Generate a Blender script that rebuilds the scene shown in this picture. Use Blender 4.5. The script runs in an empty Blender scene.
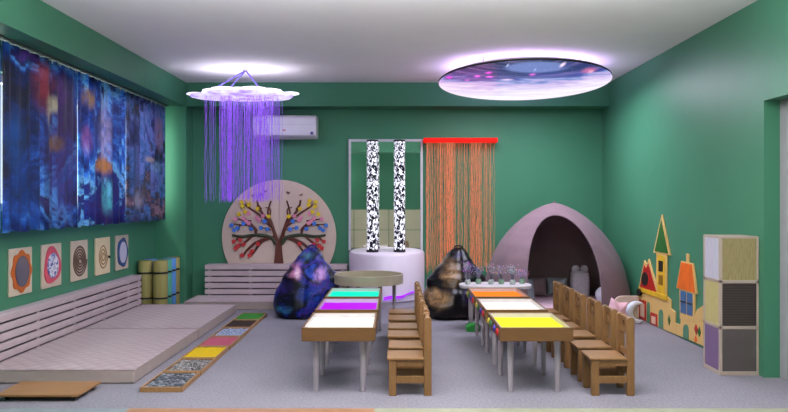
import bpy, bmesh, math, random
from mathutils import Vector, Matrix
random.seed(7)
SC = bpy.context.scene
COL = SC.collection
PI = math.pi

def S(r, g, b, k=1.0):
    f = lambda c: (c/12.92 if c <= 0.04045 else ((c+0.055)/1.055)**2.4)
    return (f(r/255)*k, f(g/255)*k, f(b/255)*k, 1.0)

# ------------------------------------------------------------------ camera, world, lights, exposure
YK = 1.58            # the plan below is drafted with depths in a 480 px focal frame; every depth is stretched by YK to true metres
F = 480.0; CH = 1.298; VX = 395.6; VY = 201.0
cam = bpy.data.cameras.new('camera'); camo = bpy.data.objects.new('camera', cam); COL.objects.link(camo)
cam.sensor_width = 36.0; cam.lens = F*YK/788*36.0; cam.clip_start = 0.02
cam.shift_x = -(VX-394)/788; cam.shift_y = -(206-VY)/788
camo.location = (0, 0, CH); camo.rotation_euler = (PI/2, 0, 0)
SC.camera = camo
w = bpy.data.worlds.new('daylight'); SC.world = w; w.use_nodes = True
w.node_tree.nodes['Background'].inputs[0].default_value = (0.80, 0.92, 1.0, 1)
w.node_tree.nodes['Background'].inputs[1].default_value = 1.0
SC.view_settings.view_transform = 'Standard'; SC.view_settings.look = 'None'
SC.view_settings.exposure = 0.0; SC.view_settings.gamma = 1.0
try: SC.view_settings.use_curve_mapping = False
except Exception: pass
SC.cycles.max_bounces = 8; SC.cycles.diffuse_bounces = 5; SC.cycles.sample_clamp_indirect = 4.0
SC.cycles.caustics_reflective = False; SC.cycles.caustics_refractive = False

def area(name, loc, rot, sx, sy, power, col):
    l = bpy.data.lights.new(name, 'AREA'); l.shape = 'RECTANGLE'; l.size = sx; l.size_y = sy
    l.energy = power; l.color = col
    o = bpy.data.objects.new(name, l); COL.objects.link(o); o.location = (loc[0], loc[1]*YK, loc[2]); o.rotation_euler = rot
    return o
area('rear_fill', (1.75, -0.50, 1.5), (PI/2+1.1, 0, 0), 1.2, 1.3, 50, (0.97, 0.95, 1.0))  # pair of added fill lights behind the camera, the rear wall has no window
area('rear_fill', (-1.95, -0.50, 1.5), (PI/2+1.1, 0, 0), 1.2, 1.3, 50, (0.97, 0.95, 1.0))
area('ceiling_fill', (0.1, 2.4, 2.37), (PI, 0, 0), 3.8, 1.9, 282, (0.98, 0.98, 1.0))  # added upward fill to brighten the ceiling, no lamp fitting hangs here
area('window_daylight', (-3.55, 4.6, 1.75), (0, -PI/2, 0), 1.2, 4.4, 170, (0.86, 1.0, 0.88))

# ------------------------------------------------------------------ node helpers
class NT:
    def __init__(s, name):
        s.m = bpy.data.materials.new(name); s.m.use_nodes = True
        s.t = s.m.node_tree; s.n = s.t.nodes; s.l = s.t.links
        s.b = s.n['Principled BSDF']; s.out = s.n['Material Output']
    def put(s, sock, v):
        if hasattr(v, 'is_linked') or isinstance(v, bpy.types.NodeSocket): s.l.new(v, sock)
        else: sock.default_value = v
    def coord(s, scale=(1, 1, 1), rot=(0, 0, 0), loc=(0, 0, 0), kind='Object'):
        c = s.n.new('ShaderNodeTexCoord'); m = s.n.new('ShaderNodeMapping')
        s.l.new(c.outputs[kind], m.inputs[0])
        m.inputs['Scale'].default_value = scale; m.inputs['Rotation'].default_value = rot; m.inputs['Location'].default_value = loc
        return m.outputs[0]
    def noise(s, vec, scale=5, detail=4, rough=.55, dist=0):
        n = s.n.new('ShaderNodeTexNoise'); s.l.new(vec, n.inputs['Vector'])
        n.inputs['Scale'].default_value = scale; n.inputs['Detail'].default_value = detail
        n.inputs['Roughness'].default_value = rough; n.inputs['Distortion'].default_value = dist
        return n.outputs['Fac']
    def voronoi(s, vec, scale=5, feature='F1', out='Distance'):
        n = s.n.new('ShaderNodeTexVoronoi'); s.l.new(vec, n.inputs['Vector']); n.feature = feature
        n.inputs['Scale'].default_value = scale
        return n.outputs[out]
    def ramp(s, fac, stops, interp='LINEAR'):
        n = s.n.new('ShaderNodeValToRGB'); s.put(n.inputs[0], fac); e = n.color_ramp; e.interpolation = interp
        while len(e.elements) < len(stops): e.elements.new(0.5)
        for i, (p, c) in enumerate(stops):
            e.elements[i].position = p; e.elements[i].color = c if len(c) == 4 else (*c, 1)
        return n.outputs[0]
    def math(s, op, a, b=0.0, c=0.0, clamp=False):
        n = s.n.new('ShaderNodeMath'); n.operation = op; n.use_clamp = clamp
        s.put(n.inputs[0], a); s.put(n.inputs[1], b); s.put(n.inputs[2], c)
        return n.outputs[0]
    def mix(s, fac, a, b, blend='MIX'):
        n = s.n.new('ShaderNodeMix'); n.data_type = 'RGBA'; n.blend_type = blend
        s.put(n.inputs['Factor'], fac); s.put(n.inputs[6], a); s.put(n.inputs[7], b)
        return n.outputs[2]
    def sep(s, vec):
        n = s.n.new('ShaderNodeSeparateXYZ'); s.l.new(vec, n.inputs[0]); return n.outputs
    def comb(s, x, y, z):
        n = s.n.new('ShaderNodeCombineXYZ')
        for i, v in enumerate((x, y, z)): s.put(n.inputs[i], v)
        return n.outputs[0]
    def wnoise(s, v):
        n = s.n.new('ShaderNodeTexWhiteNoise'); n.noise_dimensions = '1D'; s.put(n.inputs['W'], v); return n.outputs['Value']
    def bump(s, h, strength=.2, dist=.01):
        n = s.n.new('ShaderNodeBump'); n.inputs['Strength'].default_value = strength; n.inputs['Distance'].default_value = dist
        s.put(n.inputs['Height'], h); s.l.new(n.outputs[0], s.b.inputs['Normal'])
    def spot(s, xy, cx, cy, rx, ry, soft=.5):      # soft elliptical mask on two coordinates
        dx = s.math('DIVIDE', s.math('SUBTRACT', xy[0], cx), rx); dy = s.math('DIVIDE', s.math('SUBTRACT', xy[1], cy), ry)
        d = s.math('SQRT', s.math('ADD', s.math('MULTIPLY', dx, dx), s.math('MULTIPLY', dy, dy)))
        n = s.n.new('ShaderNodeMapRange'); n.interpolation_type = 'SMOOTHSTEP'
        s.l.new(d, n.inputs[0]); n.inputs[1].default_value = 1.0; n.inputs[2].default_value = 1.0-soft
        return n.outputs[0]
    def fin(s, col=None, rough=.5, spec=.3, emit=None, strength=0, metal=0, coat=0, coat_rough=.1, sheen=0):
        b = s.b
        if col is not None: s.put(b.inputs['Base Color'], col)
        s.put(b.inputs['Roughness'], rough); b.inputs['Specular IOR Level'].default_value = spec
        b.inputs['Metallic'].default_value = metal
        if emit is not None:
            s.put(b.inputs['Emission Color'], emit); s.put(b.inputs['Emission Strength'], strength)
        if coat: b.inputs['Coat Weight'].default_value = coat; b.inputs['Coat Roughness'].default_value = coat_rough
        if sheen: b.inputs['Sheen Weight'].default_value = sheen
        return s.m

def plain(name, c, rough=.55, spec=.3, var=.08, scale=12, bump=0, bdist=.004, **k):
    t = NT(name); v = t.coord(); f = t.noise(v, scale, 5)
    d = tuple(x*(1-var*2) for x in c[:3]) + (1,); e = tuple(min(1, x*(1+var)) for x in c[:3]) + (1,)
    col = t.ramp(f, [(.3, d), (.7, e)])
    if bump: t.bump(t.noise(v, scale*6, 4), bump, bdist)
    return t.fin(col, rough, spec, **k)
def glow(name, c, st, base=None):
    t = NT(name); f = t.noise(t.coord(), 3, 2)
    col = t.ramp(f, [(0, tuple(x*.96 for x in c[:3])+(1,)), (1, c)])
    return t.fin(base or tuple(x*.08 for x in c[:3])+(1,), .6, .05, emit=col, strength=st)
def wood(name, c, axis='x', rough=.42, k=.22, scale=6):
    t = NT(name); sc = {'x': (1, 9, 9), 'y': (9, 1, 9), 'z': (9, 9, 1)}[axis]
    v = t.coord(scale=sc); f = t.noise(v, scale, 6, .6, .8); g = t.noise(v, scale*5, 3)
    f = t.math('ADD', t.math('MULTIPLY', f, .75), t.math('MULTIPLY', g, .25))
    d = tuple(x*(1-k) for x in c[:3])+(1,); e = tuple(min(1, x*(1+k*.55)) for x in c[:3])+(1,)
    t.bump(f, .08, .002)
    return t.fin(t.ramp(f, [(.32, d), (.68, e)]), rough, .35)
def galaxy(name, stops, scale=3.2, stars=90, rough=.3, spec=.5, star=.9, dist=1.6, off=(0, 0, 0), bumpy=0):
    t = NT(name); v = t.coord(loc=off); f = t.noise(v, scale, 7, .62, dist)
    col = t.ramp(f, stops)
    s = t.voronoi(v, stars); m = t.ramp(s, [(.06, (1, 1, 1, 1)), (.13, (0, 0, 0, 1))])
    g = t.ramp(t.noise(v, stars*.33, 2), [(.52, (0, 0, 0, 1)), (.62, (1, 1, 1, 1))])
    fac = t.math('MULTIPLY', t.math('MULTIPLY', m, g), star)
    if bumpy: t.bump(t.noise(v, 22, 4), bumpy, .01)
    return t.fin(t.mix(fac, col, (.9, .92, 1, 1)), rough, spec)

# ------------------------------------------------------------------ mesh helpers
class MB:
    def __init__(s): s.bm = bmesh.new()
    def poly(s, vs, faces):
        bv = [s.bm.verts.new((v[0], v[1]*YK, v[2])) for v in vs]
        for f in faces:
            try: s.bm.faces.new([bv[i] for i in f])
            except ValueError: pass
        return bv
    def box(s, x0, x1, y0, y1, z0, z1, M=None):
        vs = [Vector(v) for v in ((x0,y0,z0),(x1,y0,z0),(x1,y1,z0),(x0,y1,z0),(x0,y0,z1),(x1,y0,z1),(x1,y1,z1),(x0,y1,z1))]
        if M is not None: vs = [M @ v for v in vs]
        s.poly(vs, [(3,2,1,0),(4,5,6,7),(0,1,5,4),(1,2,6,5),(2,3,7,6),(3,0,4,7)]); return s
    def prism(s, pts, a0, a1, axis='z', M=None):
        fn = {'z': lambda p, a: (p[0], p[1], a), 'y': lambda p, a: (p[0], a, p[1]), 'x': lambda p, a: (a, p[0], p[1])}[axis]
        n = len(pts); vs = [Vector(fn(p, a0)) for p in pts] + [Vector(fn(p, a1)) for p in pts]
        if M is not None: vs = [M @ v for v in vs]
        s.poly(vs, [tuple(range(n))[::-1], tuple(range(n, 2*n))] + [(i, (i+1) % n, n+(i+1) % n, n+i) for i in range(n)]); return s
    def tube(s, path, r, seg=8, closed=False, cap=True, flat=None):
        P = [Vector((p[0], p[1]*YK, p[2])) for p in path]; n = len(P); rings = []
        up = None
        for i, p in enumerate(P):
            if closed: d = P[(i+1) % n]-P[i-1]
            else: d = P[min(i+1, n-1)]-P[max(i-1, 0)]
            if d.length < 1e-9: d = Vector((0, 0, 1))
            d.normalize()
            if up is None: up = Vector((0, 0, 1)) if abs(d.z) < .9 else Vector((1, 0, 0))
            a = d.cross(up)
            if a.length < 1e-4: a = d.orthogonal()
            a.normalize(); b = a.cross(d).normalized(); up = b
            rr = r[i] if isinstance(r, (list, tuple)) else r
            ring = []
            for k in range(seg):
                q = p + a*math.cos(2*PI*k/seg)*rr + b*math.sin(2*PI*k/seg)*rr
                if flat is not None: q = Vector([q[j] if j != flat[0] else p[j]+(q[j]-p[j])*flat[1] for j in range(3)])
                ring.append(s.bm.verts.new(q))
            rings.append(ring)
        m = n if closed else n-1
        for i in range(m):
            A, B = rings[i], rings[(i+1) % n]
            for k in range(seg): s.bm.faces.new((A[k], A[(k+1) % seg], B[(k+1) % seg], B[k]))
        if cap and not closed:
            s.bm.faces.new(rings[0][::-1]); s.bm.faces.new(rings[-1])
        return s
    def lathe(s, prof, c=(0, 0, 0), seg=32, a0=0, a1=2*PI):
        c = (c[0], c[1]*YK, c[2]); full = abs(a1-a0-2*PI) < 1e-6; m = seg if full else seg+1; rings = []
        for r, z in prof:
            if r < 1e-6: rings.append([s.bm.verts.new((c[0], c[1], c[2]+z))])
            else: rings.append([s.bm.verts.new((c[0]+r*math.cos(a0+(a1-a0)*k/seg), c[1]+r*math.sin(a0+(a1-a0)*k/seg), c[2]+z)) for k in range(m)])
        for A, B in zip(rings, rings[1:]):
            for k in range(seg):
                k2 = (k+1) % m if full else k+1
                if len(A) == 1 and len(B) == 1: continue
                if len(A) == 1: s.bm.faces.new((A[0], B[k2], B[k]))
                elif len(B) == 1: s.bm.faces.new((A[k], A[k2], B[0]))
                else: s.bm.faces.new((A[k], A[k2], B[k2], B[k]))
        return s
    def cyl(s, c, r, z0, z1, seg=24, r2=None):
        return s.lathe([(0, z0), (r, z0), (r if r2 is None else r2, z1), (0, z1)], c, seg)
    def ball(s, c, r, sx=1, sy=1, sz=1, seg=16, M=None):
        c = (c[0], c[1]*YK, c[2]); T = Matrix.Translation(c) @ (M if M is not None else Matrix.Identity(4)) @ Matrix.Diagonal((sx*r, sy*r, sz*r, 1))
        bmesh.ops.create_uvsphere(s.bm, u_segments=seg, v_segments=max(6, seg//2), radius=1, matrix=T); return s
    def ico(s, c, r, sx=1, sy=1, sz=1, rz=0):
        c = (c[0], c[1]*YK, c[2]); T = Matrix.Translation(c) @ Matrix.Rotation(rz, 4, 'Z') @ Matrix.Diagonal((sx*r, sy*r, sz*r, 1))
        bmesh.ops.create_icosphere(s.bm, subdivisions=1, radius=1, matrix=T); return s
    def rows(s, R, closed=True, capends=False):
        V = [[s.bm.verts.new((p[0], p[1]*YK, p[2])) for p in row] for row in R]
        n = len(V[0])
        for A, B in zip(V, V[1:]):
            for k in range(n if closed else n-1): s.bm.faces.new((A[k], A[(k+1) % n], B[(k+1) % n], B[k]))
        if capends: s.bm.faces.new(V[0][::-1]); s.bm.faces.new(V[-1])
        return s
    def build(s, name, mat, parent=None, bevel=0, smooth=True, sub=0, ang=40, solid=0, merge=0, seg=2):
        if merge: bmesh.ops.remove_doubles(s.bm, verts=s.bm.verts, dist=merge)
        bmesh.ops.recalc_face_normals(s.bm, faces=s.bm.faces)
        me = bpy.data.meshes.new(name)
        if parent is not None and not parent.get('_local'):
            L = Vector(parent.location)
            pp = parent.parent
            while pp is not None: L = L + Vector(pp.location); pp = pp.parent
            bmesh.ops.translate(s.bm, verts=s.bm.verts, vec=-L)
        s.bm.to_mesh(me); s.bm.free()
        if smooth:
            me.polygons.foreach_set('use_smooth', [True]*len(me.polygons)); me.set_sharp_from_angle(angle=math.radians(ang))
        me.materials.append(mat)
        o = bpy.data.objects.new(name, me); COL.objects.link(o)
        if parent is not None: o.parent = parent
        if solid: m = o.modifiers.new('solid', 'SOLIDIFY'); m.thickness = solid; m.offset = 0
        if bevel: m = o.modifiers.new('bevel', 'BEVEL'); m.width = bevel; m.segments = seg; m.limit_method = 'ANGLE'
        if sub: m = o.modifiers.new('subdivision', 'SUBSURF'); m.levels = sub; m.render_levels = sub
        return o
def bx(*a): return MB().box(*a)
def tag(o, label, cat, group=None, kind=None):
    o['label'] = label; o['category'] = cat
    if group: o['group'] = group
    if kind: o['kind'] = kind
    return o
def thing(name, label, cat, loc, group=None):
    o = bpy.data.objects.new(name, None); COL.objects.link(o); o.location = (loc[0], loc[1]*YK, loc[2]); o.empty_display_size = .05
    return tag(o, label, cat, group)
def structure(o): o['kind'] = 'structure'; return o
def stuff(o): o['kind'] = 'stuff'; return o
def copy_tree(o, parent=None):
    c = o.copy(); COL.objects.link(c); c.parent = parent
    for ch in list(o.children): copy_tree(ch, c)
    return c
def circ(cx, cy, r, n=24, ry=None, a0=0): return [(cx+r*math.cos(a0+2*PI*i/n), cy+(ry or r)*math.sin(a0+2*PI*i/n)) for i in range(n)]
def smoothpath(P, n=4):
    P = [Vector(p) for p in P]; out = []
    for i in range(len(P)-1):
        a, b, c, d = P[max(i-1, 0)], P[i], P[i+1], P[min(i+2, len(P)-1)]
        for k in range(n):
            t = k/n
            out.append(.5*((2*b)+(c-a)*t+(2*a-5*b+4*c-d)*t*t+(3*b-a-3*c+d)*t**3))
    out.append(P[-1]); return out

# ------------------------------------------------------------------ shared materials
GREEN = S(96, 166, 122)
def wall_mat():
    t = NT('green_wall_paint'); v = t.coord(kind='Object'); f = t.noise(v, 1.2, 3)
    g = t.noise(v, 160, 3)
    t.bump(g, .05, .002)
    return t.fin(t.ramp(f, [(.3, S(68, 127, 98)), (.7, S(73, 133, 104))]), .42, .16)
M_wall = wall_mat()
M_ceil = plain('white_ceiling_paint', S(242, 240, 240), .8, .2, .01, 3)
def floor_mat():
    t = NT('pale_speckled_carpet'); v = t.coord(); f = t.noise(v, 55, 5, .7); g = t.noise(v, 2.0, 4)
    c = t.ramp(f, [(.34, S(118, 115, 124)), (.6, S(143, 139, 150))]); c2 = t.ramp(g, [(.3, (.9, .9, .9, 1)), (.7, (1, 1, 1, 1))])
    t.bump(t.noise(v, 240, 3), .25, .004)
    return t.fin(t.mix(1.0, c, c2, 'MULTIPLY'), .75, .25)
M_floor = floor_mat()
M_white = plain('white_lacquer', S(200, 192, 196), .45, .4, .03)
M_legs = plain('pale_grey_lacquer', S(166, 156, 163), .4, .4, .03)
M_black = plain('black_plastic', S(22, 22, 24), .45, .4)
M_slat = plain('whitewashed_wood', S(188, 170, 175), .5, .3, .04, 7)
M_chair = wood('beech_chair_wood', S(136, 99, 60), 'z')
M_table = wood('beech_table_wood', S(112, 79, 44), 'x')
M_tray = wood('pine_tray_wood', S(158, 118, 76), 'y')

# ================================================================== STRUCTURE
RX, LX, BLX = 2.707, -3.053, -2.655
YB, YF, YR = 6.283, 6.083, -0.6
ZC, ZB = 2.80, 2.50
structure(bx(-3.4, 3.2, YR-.2, YB+.2, -.1, 0).build('floor', M_floor))
structure(bx(-3.4, 3.2, YR-.2, YB+.2, ZC, ZC+.1).build('ceiling', M_ceil))
m = bx(-3.25, RX+.2, YB, YB+.2, 0, ZC)
structure(m.build('wall_back', M_wall))
structure(bx(LX, BLX, YF, YB, 0, ZB).build('trim_1', M_wall))                       # corner column
structure(bx(BLX, RX, YF, YB, ZB, ZC).build('trim_2', M_wall))
structure(bx(BLX, RX, .5, .7, ZB, ZC).build('trim_8', M_wall))                      # cross beam, seen only in the mirror                      # beam along the back
structure(bx(LX, BLX, YR, YB, ZB, ZC).build('trim_3', M_wall))                      # beam along the left
WY0, WY1, WZ0, WZ1 = 3.2, 6.02, 1.22, 2.30
m = MB()
m.box(LX-.2, LX, YR-.2, WY0, 0, ZC).box(LX-.2, LX, WY1, YB, 0, ZC).box(LX-.2, LX, WY0, WY1, 0, WZ0).box(LX-.2, LX, WY0, WY1, WZ1, ZC)
structure(m.build('wall_left', M_wall))
wf = MB()
for y0, y1 in ((WY0, WY0+.06), (WY1-.06, WY1), (4.43, 4.49)): wf.box(LX-.14, LX-.08, y0, y1, WZ0, WZ1)
for z0, z1 in ((WZ0, WZ0+.06), (WZ1-.06, WZ1)): wf.box(LX-.139, LX-.081, WY0, WY1, z0, z1)
win = structure(wf.build('window_1', M_white, bevel=.004))
t = NT('window_glass'); mixn = t.n.new('ShaderNodeMixShader'); tr = t.n.new('ShaderNodeBsdfTransparent'); gl = t.n.new('ShaderNodeBsdfGlossy')
gl.inputs['Roughness'].default_value = .02; mixn.inputs[0].default_value = .06
t.l.new(tr.outputs[0], mixn.inputs[1]); t.l.new(gl.outputs[0], mixn.inputs[2]); t.l.new(mixn.outputs[0], t.out.inputs[0])
M_glass = t.m
structure(bx(LX-.114, LX-.108, WY0+.05, WY1-.05, WZ0+.05, WZ1-.05).build('pane', M_glass, win))
# right wall with door opening
DY0, DY1, DZ = 2.45, 3.527, 2.035
m = MB(); m.box(RX, RX+.2, YR-.2, DY0, 0, ZC).box(RX, RX+.2, DY1, YB, 0, ZC).box(RX, RX+.2, DY0, DY1, DZ, ZC)
structure(m.build('wall_right', M_wall))
M_door = plain('pale_door_paint', S(160, 158, 162), .4, .4, .03)
fr = MB(); fr.box(RX+.115, RX+.19, DY1-.07, DY1, 0, DZ).box(RX+.115, RX+.19, DY0, DY0+.07, 0, DZ).box(RX+.115, RX+.19, DY0+.07, DY1-.07, DZ-.07, DZ)
dr = structure(bx(RX+.13, RX+.175, DY0+.07, DY1-.07, .005, DZ-.07).build('door_1', M_door, bevel=.003))
structure(fr.build('door_frame', M_door, dr, bevel=.004))
h = MB().tube([(RX+.13, DY0+.16, 1.02), (RX+.085, DY0+.16, 1.02), (RX+.085, DY0+.28, 1.02)], .009)
structure(h.build('door_handle', plain('brushed_steel', S(190, 190, 190), .3, .5, .03, metal=.9), dr))
# rear wall (seen only in the mirror): green above, panelled beige below
structure(bx(-3.25, RX+.2, YR-.2, YR, 0, ZC).build('wall_rear', M_wall))
M_beige = plain('beige_panel', S(206, 196, 168), .5, .3, .03, 3)
pw = MB()
for i in range(6):
    for z0, z1 in ((.02, .50), (.515, 1.06)): pw.box(LX+.01+i*.955, LX+.95+i*.955, YR, YR+.03, z0, z1)
structure(pw.build('trim_4', M_beige, bevel=.004))
M_thr = wood('oak_threshold', S(160, 118, 86), 'x'); M_thr2 = plain('olive_threshold', S(150, 152, 128), .6, .2); M_thr3 = plain('blue_grey_threshold', S(128, 140, 144), .6, .2)
structure(bx(-1.66, -.13, 2.84, 2.995, 0, .004).build('trim_5', M_thr))
structure(bx(-.13, 2.70, 2.84, 2.995, 0, .004).build('trim_6', M_thr2))
structure(bx(-3.05, -1.66, 2.84, 2.995, 0, .004).build('trim_7', M_thr3))

# ================================================================== CURTAINS
def curtain_mat(name, stops, off, blobs=()):
    t = NT(name); v = t.coord(); x, y, z = t.sep(v)
    z = t.math('SUBTRACT', z, .705); y = t.math('DIVIDE', y, YK)
    strip = t.math('FLOOR', t.math('DIVIDE', y, .1))
    sh = t.math('MULTIPLY', t.wnoise(t.math('ADD', strip, off*7.3)), .13)
    zz = t.math('ADD', z, sh)
    vv = t.comb(t.math('ADD', off, 0), t.math('ADD', y, t.math('MULTIPLY', sh, .3)), zz)
    f = t.noise(vv, 1.8, 9, .64, 1.0)
    f2 = t.noise(vv, 1.1, 3, .5, .4)
    fac = t.math('ADD', t.math('MULTIPLY', t.math('ADD', t.math('MULTIPLY', f, .62), t.math('MULTIPLY', f2, .38)), 2.3), -.65)
    col = t.ramp(fac, stops)
    tone = t.math('ADD', t.math('MULTIPLY', t.wnoise(t.math('ADD', strip, off*3.1+.5)), .7), .55)
    tone = t.math('MULTIPLY', tone, 1.35)
    col = t.mix(1.0, col, t.comb(tone, tone, tone), 'MULTIPLY')
    for (by, bz, ry, rz, c, k) in blobs:
        mk = t.math('MULTIPLY', t.spot((y, t.math('ADD', z, t.math('MULTIPLY', sh, .12))), by, bz, ry, rz, .7), k)
        mk = t.math('MULTIPLY', mk, t.ramp(t.noise(vv, 9, 4), [(.35, (.35, .35, .35, 1)), (.55, (1, 1, 1, 1))]))
        col = t.mix(mk, col, c)
    s = t.voronoi(v, 70); mk = t.ramp(s, [(.05, (1, 1, 1, 1)), (.11, (0, 0, 0, 1))])
    col = t.mix(t.math('MULTIPLY', mk, .5), col, (.7, .85, 1, 1))
    return t.fin(col, .5, .35)
CX = -2.885
def curtain(name, y0, y1, mat, label, seed, z0=1.065, z1=2.474):
    rnd = random.Random(seed); root = thing(name, label, 'curtain', (CX, (y0+y1)/2, z0), 'galaxy and planet curtains over the window')
    n = 90; np_ = round((y1-y0)/.1); R = []
    ph = [rnd.uniform(.6, 1.1) for _ in range(np_+2)]
    cols = []
    for i in range(n+1):
        u = i/n; y = y0+(y1-y0)*u; k = u*np_; a = ph[int(k)]
        dx = .019*a*math.sin(k*2*PI)+.006*math.sin(k*5.1+seed)
        cols.append((dx, y))
    nz = 10
    for j in range(nz+1):
        tz = j/nz; z = z0+(z1-z0)*tz
        R.append([(CX+dx*(1.0-.25*tz), y, z+.006*math.sin(y*30)*(1 if j == 0 else 0)) for dx, y in cols])
    o = MB().rows(R, closed=False).build('curtain_panel', mat, root, solid=.006, ang=60)
    for i in range(np_+1):
        y = y0+.01+(y1-y0-.02)*i/np_
        MB().tube([(CX, y, z1-.02), (CX, y, z1+.008)], .004, 6).build('hook', M_white, root)
B = lambda *a: S(*a)
navy = [(.28, B(4, 10, 34)), (.42, B(10, 34, 92)), (.5, B(24, 70, 150)), (.58, B(70, 130, 200)), (.66, B(16, 24, 80)), (.8, B(90, 60, 140))]
purp = [(.28, B(8, 8, 30)), (.40, B(34, 26, 92)), (.48, B(92, 40, 132)), (.55, B(30, 60, 150)), (.63, B(130, 60, 130)), (.75, B(20, 14, 50))]
blue = [(.28, B(6, 16, 70)), (.42, B(20, 60, 150)), (.5, B(40, 112, 205)), (.57, B(110, 180, 230)), (.64, B(14, 36, 116)), (.8, B(40, 24, 96))]
sea = [(.28, B(10, 12, 34)), (.42, B(44, 54, 104)), (.5, B(92, 104, 160)), (.57, B(50, 90, 140)), (.64, B(40, 38, 54)), (.8, B(150, 116, 134))]
curtain('curtain', 2.70, 3.505, curtain_mat('night_print', navy, 1.7), 'dark starry curtain at the left edge of the photo, nearest the camera', 3)
curtain('curtain', 3.530, 4.338, curtain_mat('purple_space_print', navy, 4.2, [
    (.22, .0, .30, .9, B(70, 34, 104), .62), (-.02, .42, .14, .22, B(120, 40, 62), .9), (.2, .5, .12, .2, B(92, 50, 130), .7), (.05, .30, .05, .22, B(214, 190, 150), .7),
    (.14, .02, .14, .10, B(120, 84, 50), .9), (.0, .55, .16, .18, B(170, 60, 70), .8), (.10, .35, .10, .10, B(200, 190, 160), .8), (-.3, .0, .14, .35, B(10, 70, 140), .8), (-.25, -.4, .2, .3, B(8, 52, 120), .8)]),
    'wide purple and navy space curtain with a brown planet and maroon cloud', 5)
curtain('curtain', 4.350, 5.136, curtain_mat('blue_nebula_print', blue, 8.9, [
    (-.24, .50, .12, .14, B(196, 150, 90), .9), (.02, .15, .14, .5, B(190, 180, 235), .85), (.0, -.12, .18, .11, B(214, 140, 50), .95), (.06, -.42, .13, .24, B(90, 200, 210), .8), (-.26, .1, .1, .2, B(190, 110, 190), .7)]),
    'bright blue nebula curtain with a pale glow and an orange planet', 8)
curtain('curtain', 5.146, 5.995, curtain_mat('sea_planet_print', sea, 13.3, [
    (-.2, -.45, .14, .15, B(150, 150, 170), .8), (.05, .02, .14, .05, B(214, 180, 130), .8), (-.05, -.3, .3, .2, B(70, 66, 66), .7), (.28, .35, .14, .3, B(150, 100, 120), .7), (.2, -.05, .2, .1, B(130, 170, 200), .6)]),
    'violet and grey seascape curtain beside the corner column', 11)
rail = MB().box(CX-.03, CX+.035, 2.7, 6.02, 2.484, 2.4998)
tag(rail.build('curtain_rail', plain('dark_rail', S(70, 84, 78), .5, .3)), 'slim dark curtain rail under the left beam', 'curtain rail')

# ================================================================== CEILING LAMPS
# galaxy disc: slightly tilted ellipse hung under the ceiling
DC = Vector((1.408, 8.32/YK, 2.6035)); DRX, DRY = .934, .934/YK
def disc_mat():
    t = NT('galaxy_backlit_print'); v = t.coord(scale=(.98, .80, 1)); x, y, z = t.sep(v)
    n1 = t.noise(t.coord(scale=(1.0, 2.6, 1)), 2.2, 7, .6, .8)
    base = t.math('ADD', t.math('MULTIPLY', y, .62), t.math('MULTIPLY', t.math('MULTIPLY', x, x), .22))
    base = t.math('ADD', base, t.math('MULTIPLY', x, .10))
    base = t.math('ADD', base, t.math('MULTIPLY', t.math('SUBTRACT', n1, .5), .55))
    fac = t.math('ADD', base, .5, clamp=True)
    col = t.ramp(fac, [(.08, S(30, 20, 80)), (.30, S(50, 42, 120)), (.42, S(80, 78, 166)), (.48, S(136, 150, 214)), (.55, S(200, 176, 230)), (.68, S(236, 220, 248)), (.85, S(255, 246, 255))])
    r = t.math('SQRT', t.math('ADD', t.math('POWER', t.math('ADD', x, .2), 2.0), t.math('POWER', t.math('MULTIPLY', t.math('ADD', y, .9), 1.25), 2.0)))
    arcs = t.noise(t.comb(t.math('MULTIPLY', r, 9), t.math('MULTIPLY', x, .7), 0), 1.4, 4, .6)
    col = t.mix(t.math('MULTIPLY', t.ramp(arcs, [(.48, (0, 0, 0, 1)), (.6, (1, 1, 1, 1))]), .28), col, S(178, 150, 220))
    xy = (x, y)
    col = t.mix(t.math('MULTIPLY', t.spot(xy, .02, -.52, .36, .20, .3), .9), col, S(118, 130, 198))
    col = t.mix(t.math('MULTIPLY', t.spot(xy, .30, -.58, .08, .17, .9), .8), col, S(60, 46, 130))
    for cx, cy, rx, ry, c, k in ((.255, -.60, .035, .12, S(255, 225, 255), 1), (.57, -.42, .10, .14, S(226, 110, 170), .75), (.60, -.38, .04, .07, S(255, 190, 220), .8),
                              (-.53, -.22, .05, .06, S(255, 110, 255), 1), (-.43, -.34, .05, .06, S(250, 90, 240), 1), (-.40, -.20, .06, .05, S(255, 110, 255), 1), (-.82, -.18, .05, .07, S(235, 70, 230), 1),
                              (.03, -.28, .05, .06, S(240, 100, 240), .9), (-.62, -.08, .04, .05, S(230, 120, 235), .8), (-.2, -.10, .10, .05, S(255, 220, 255), .8), (-.28, -.58, .018, .08, S(200, 200, 255), .8), (.02, -.44, .015, .07, S(210, 210, 255), .6)):
        col = t.mix(t.math('MULTIPLY', t.spot(xy, cx, cy, rx, ry, .9), k), col, c)
    s = t.voronoi(v, 26); mk = t.ramp(s, [(.05, (1, 1, 1, 1)), (.12, (0, 0, 0, 1))])
    col = t.mix(t.math('MULTIPLY', mk, .7), col, (1, .9, 1, 1))
    return t.fin((.02, .02, .03, 1), .25, .5, emit=col, strength=1.05)
d = thing('galaxy_ceiling_lamp', 'big oval ceiling lamp with a backlit galaxy print and glowing edge', 'lamp', DC)
d['_local'] = 1
d.rotation_euler = (math.radians(-4.51), 0, 0)
e = circ(0, 0, DRX, 96, DRY)
MB().prism(e, -.004, 0).build('printed_face', disc_mat(), d)
m = MB(); ei = circ(0, 0, DRX-.012, 96, DRY-.008)
m.rows([[(x, y, z) for x, y in e2] for e2, z in ((ei, -.0035), (circ(0, 0, DRX+.002, 96, DRY+.0013), -.0035), (circ(0, 0, DRX+.002, 96, DRY+.0013), .013), (ei, .013))]).build('rim', M_black, d)
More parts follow.
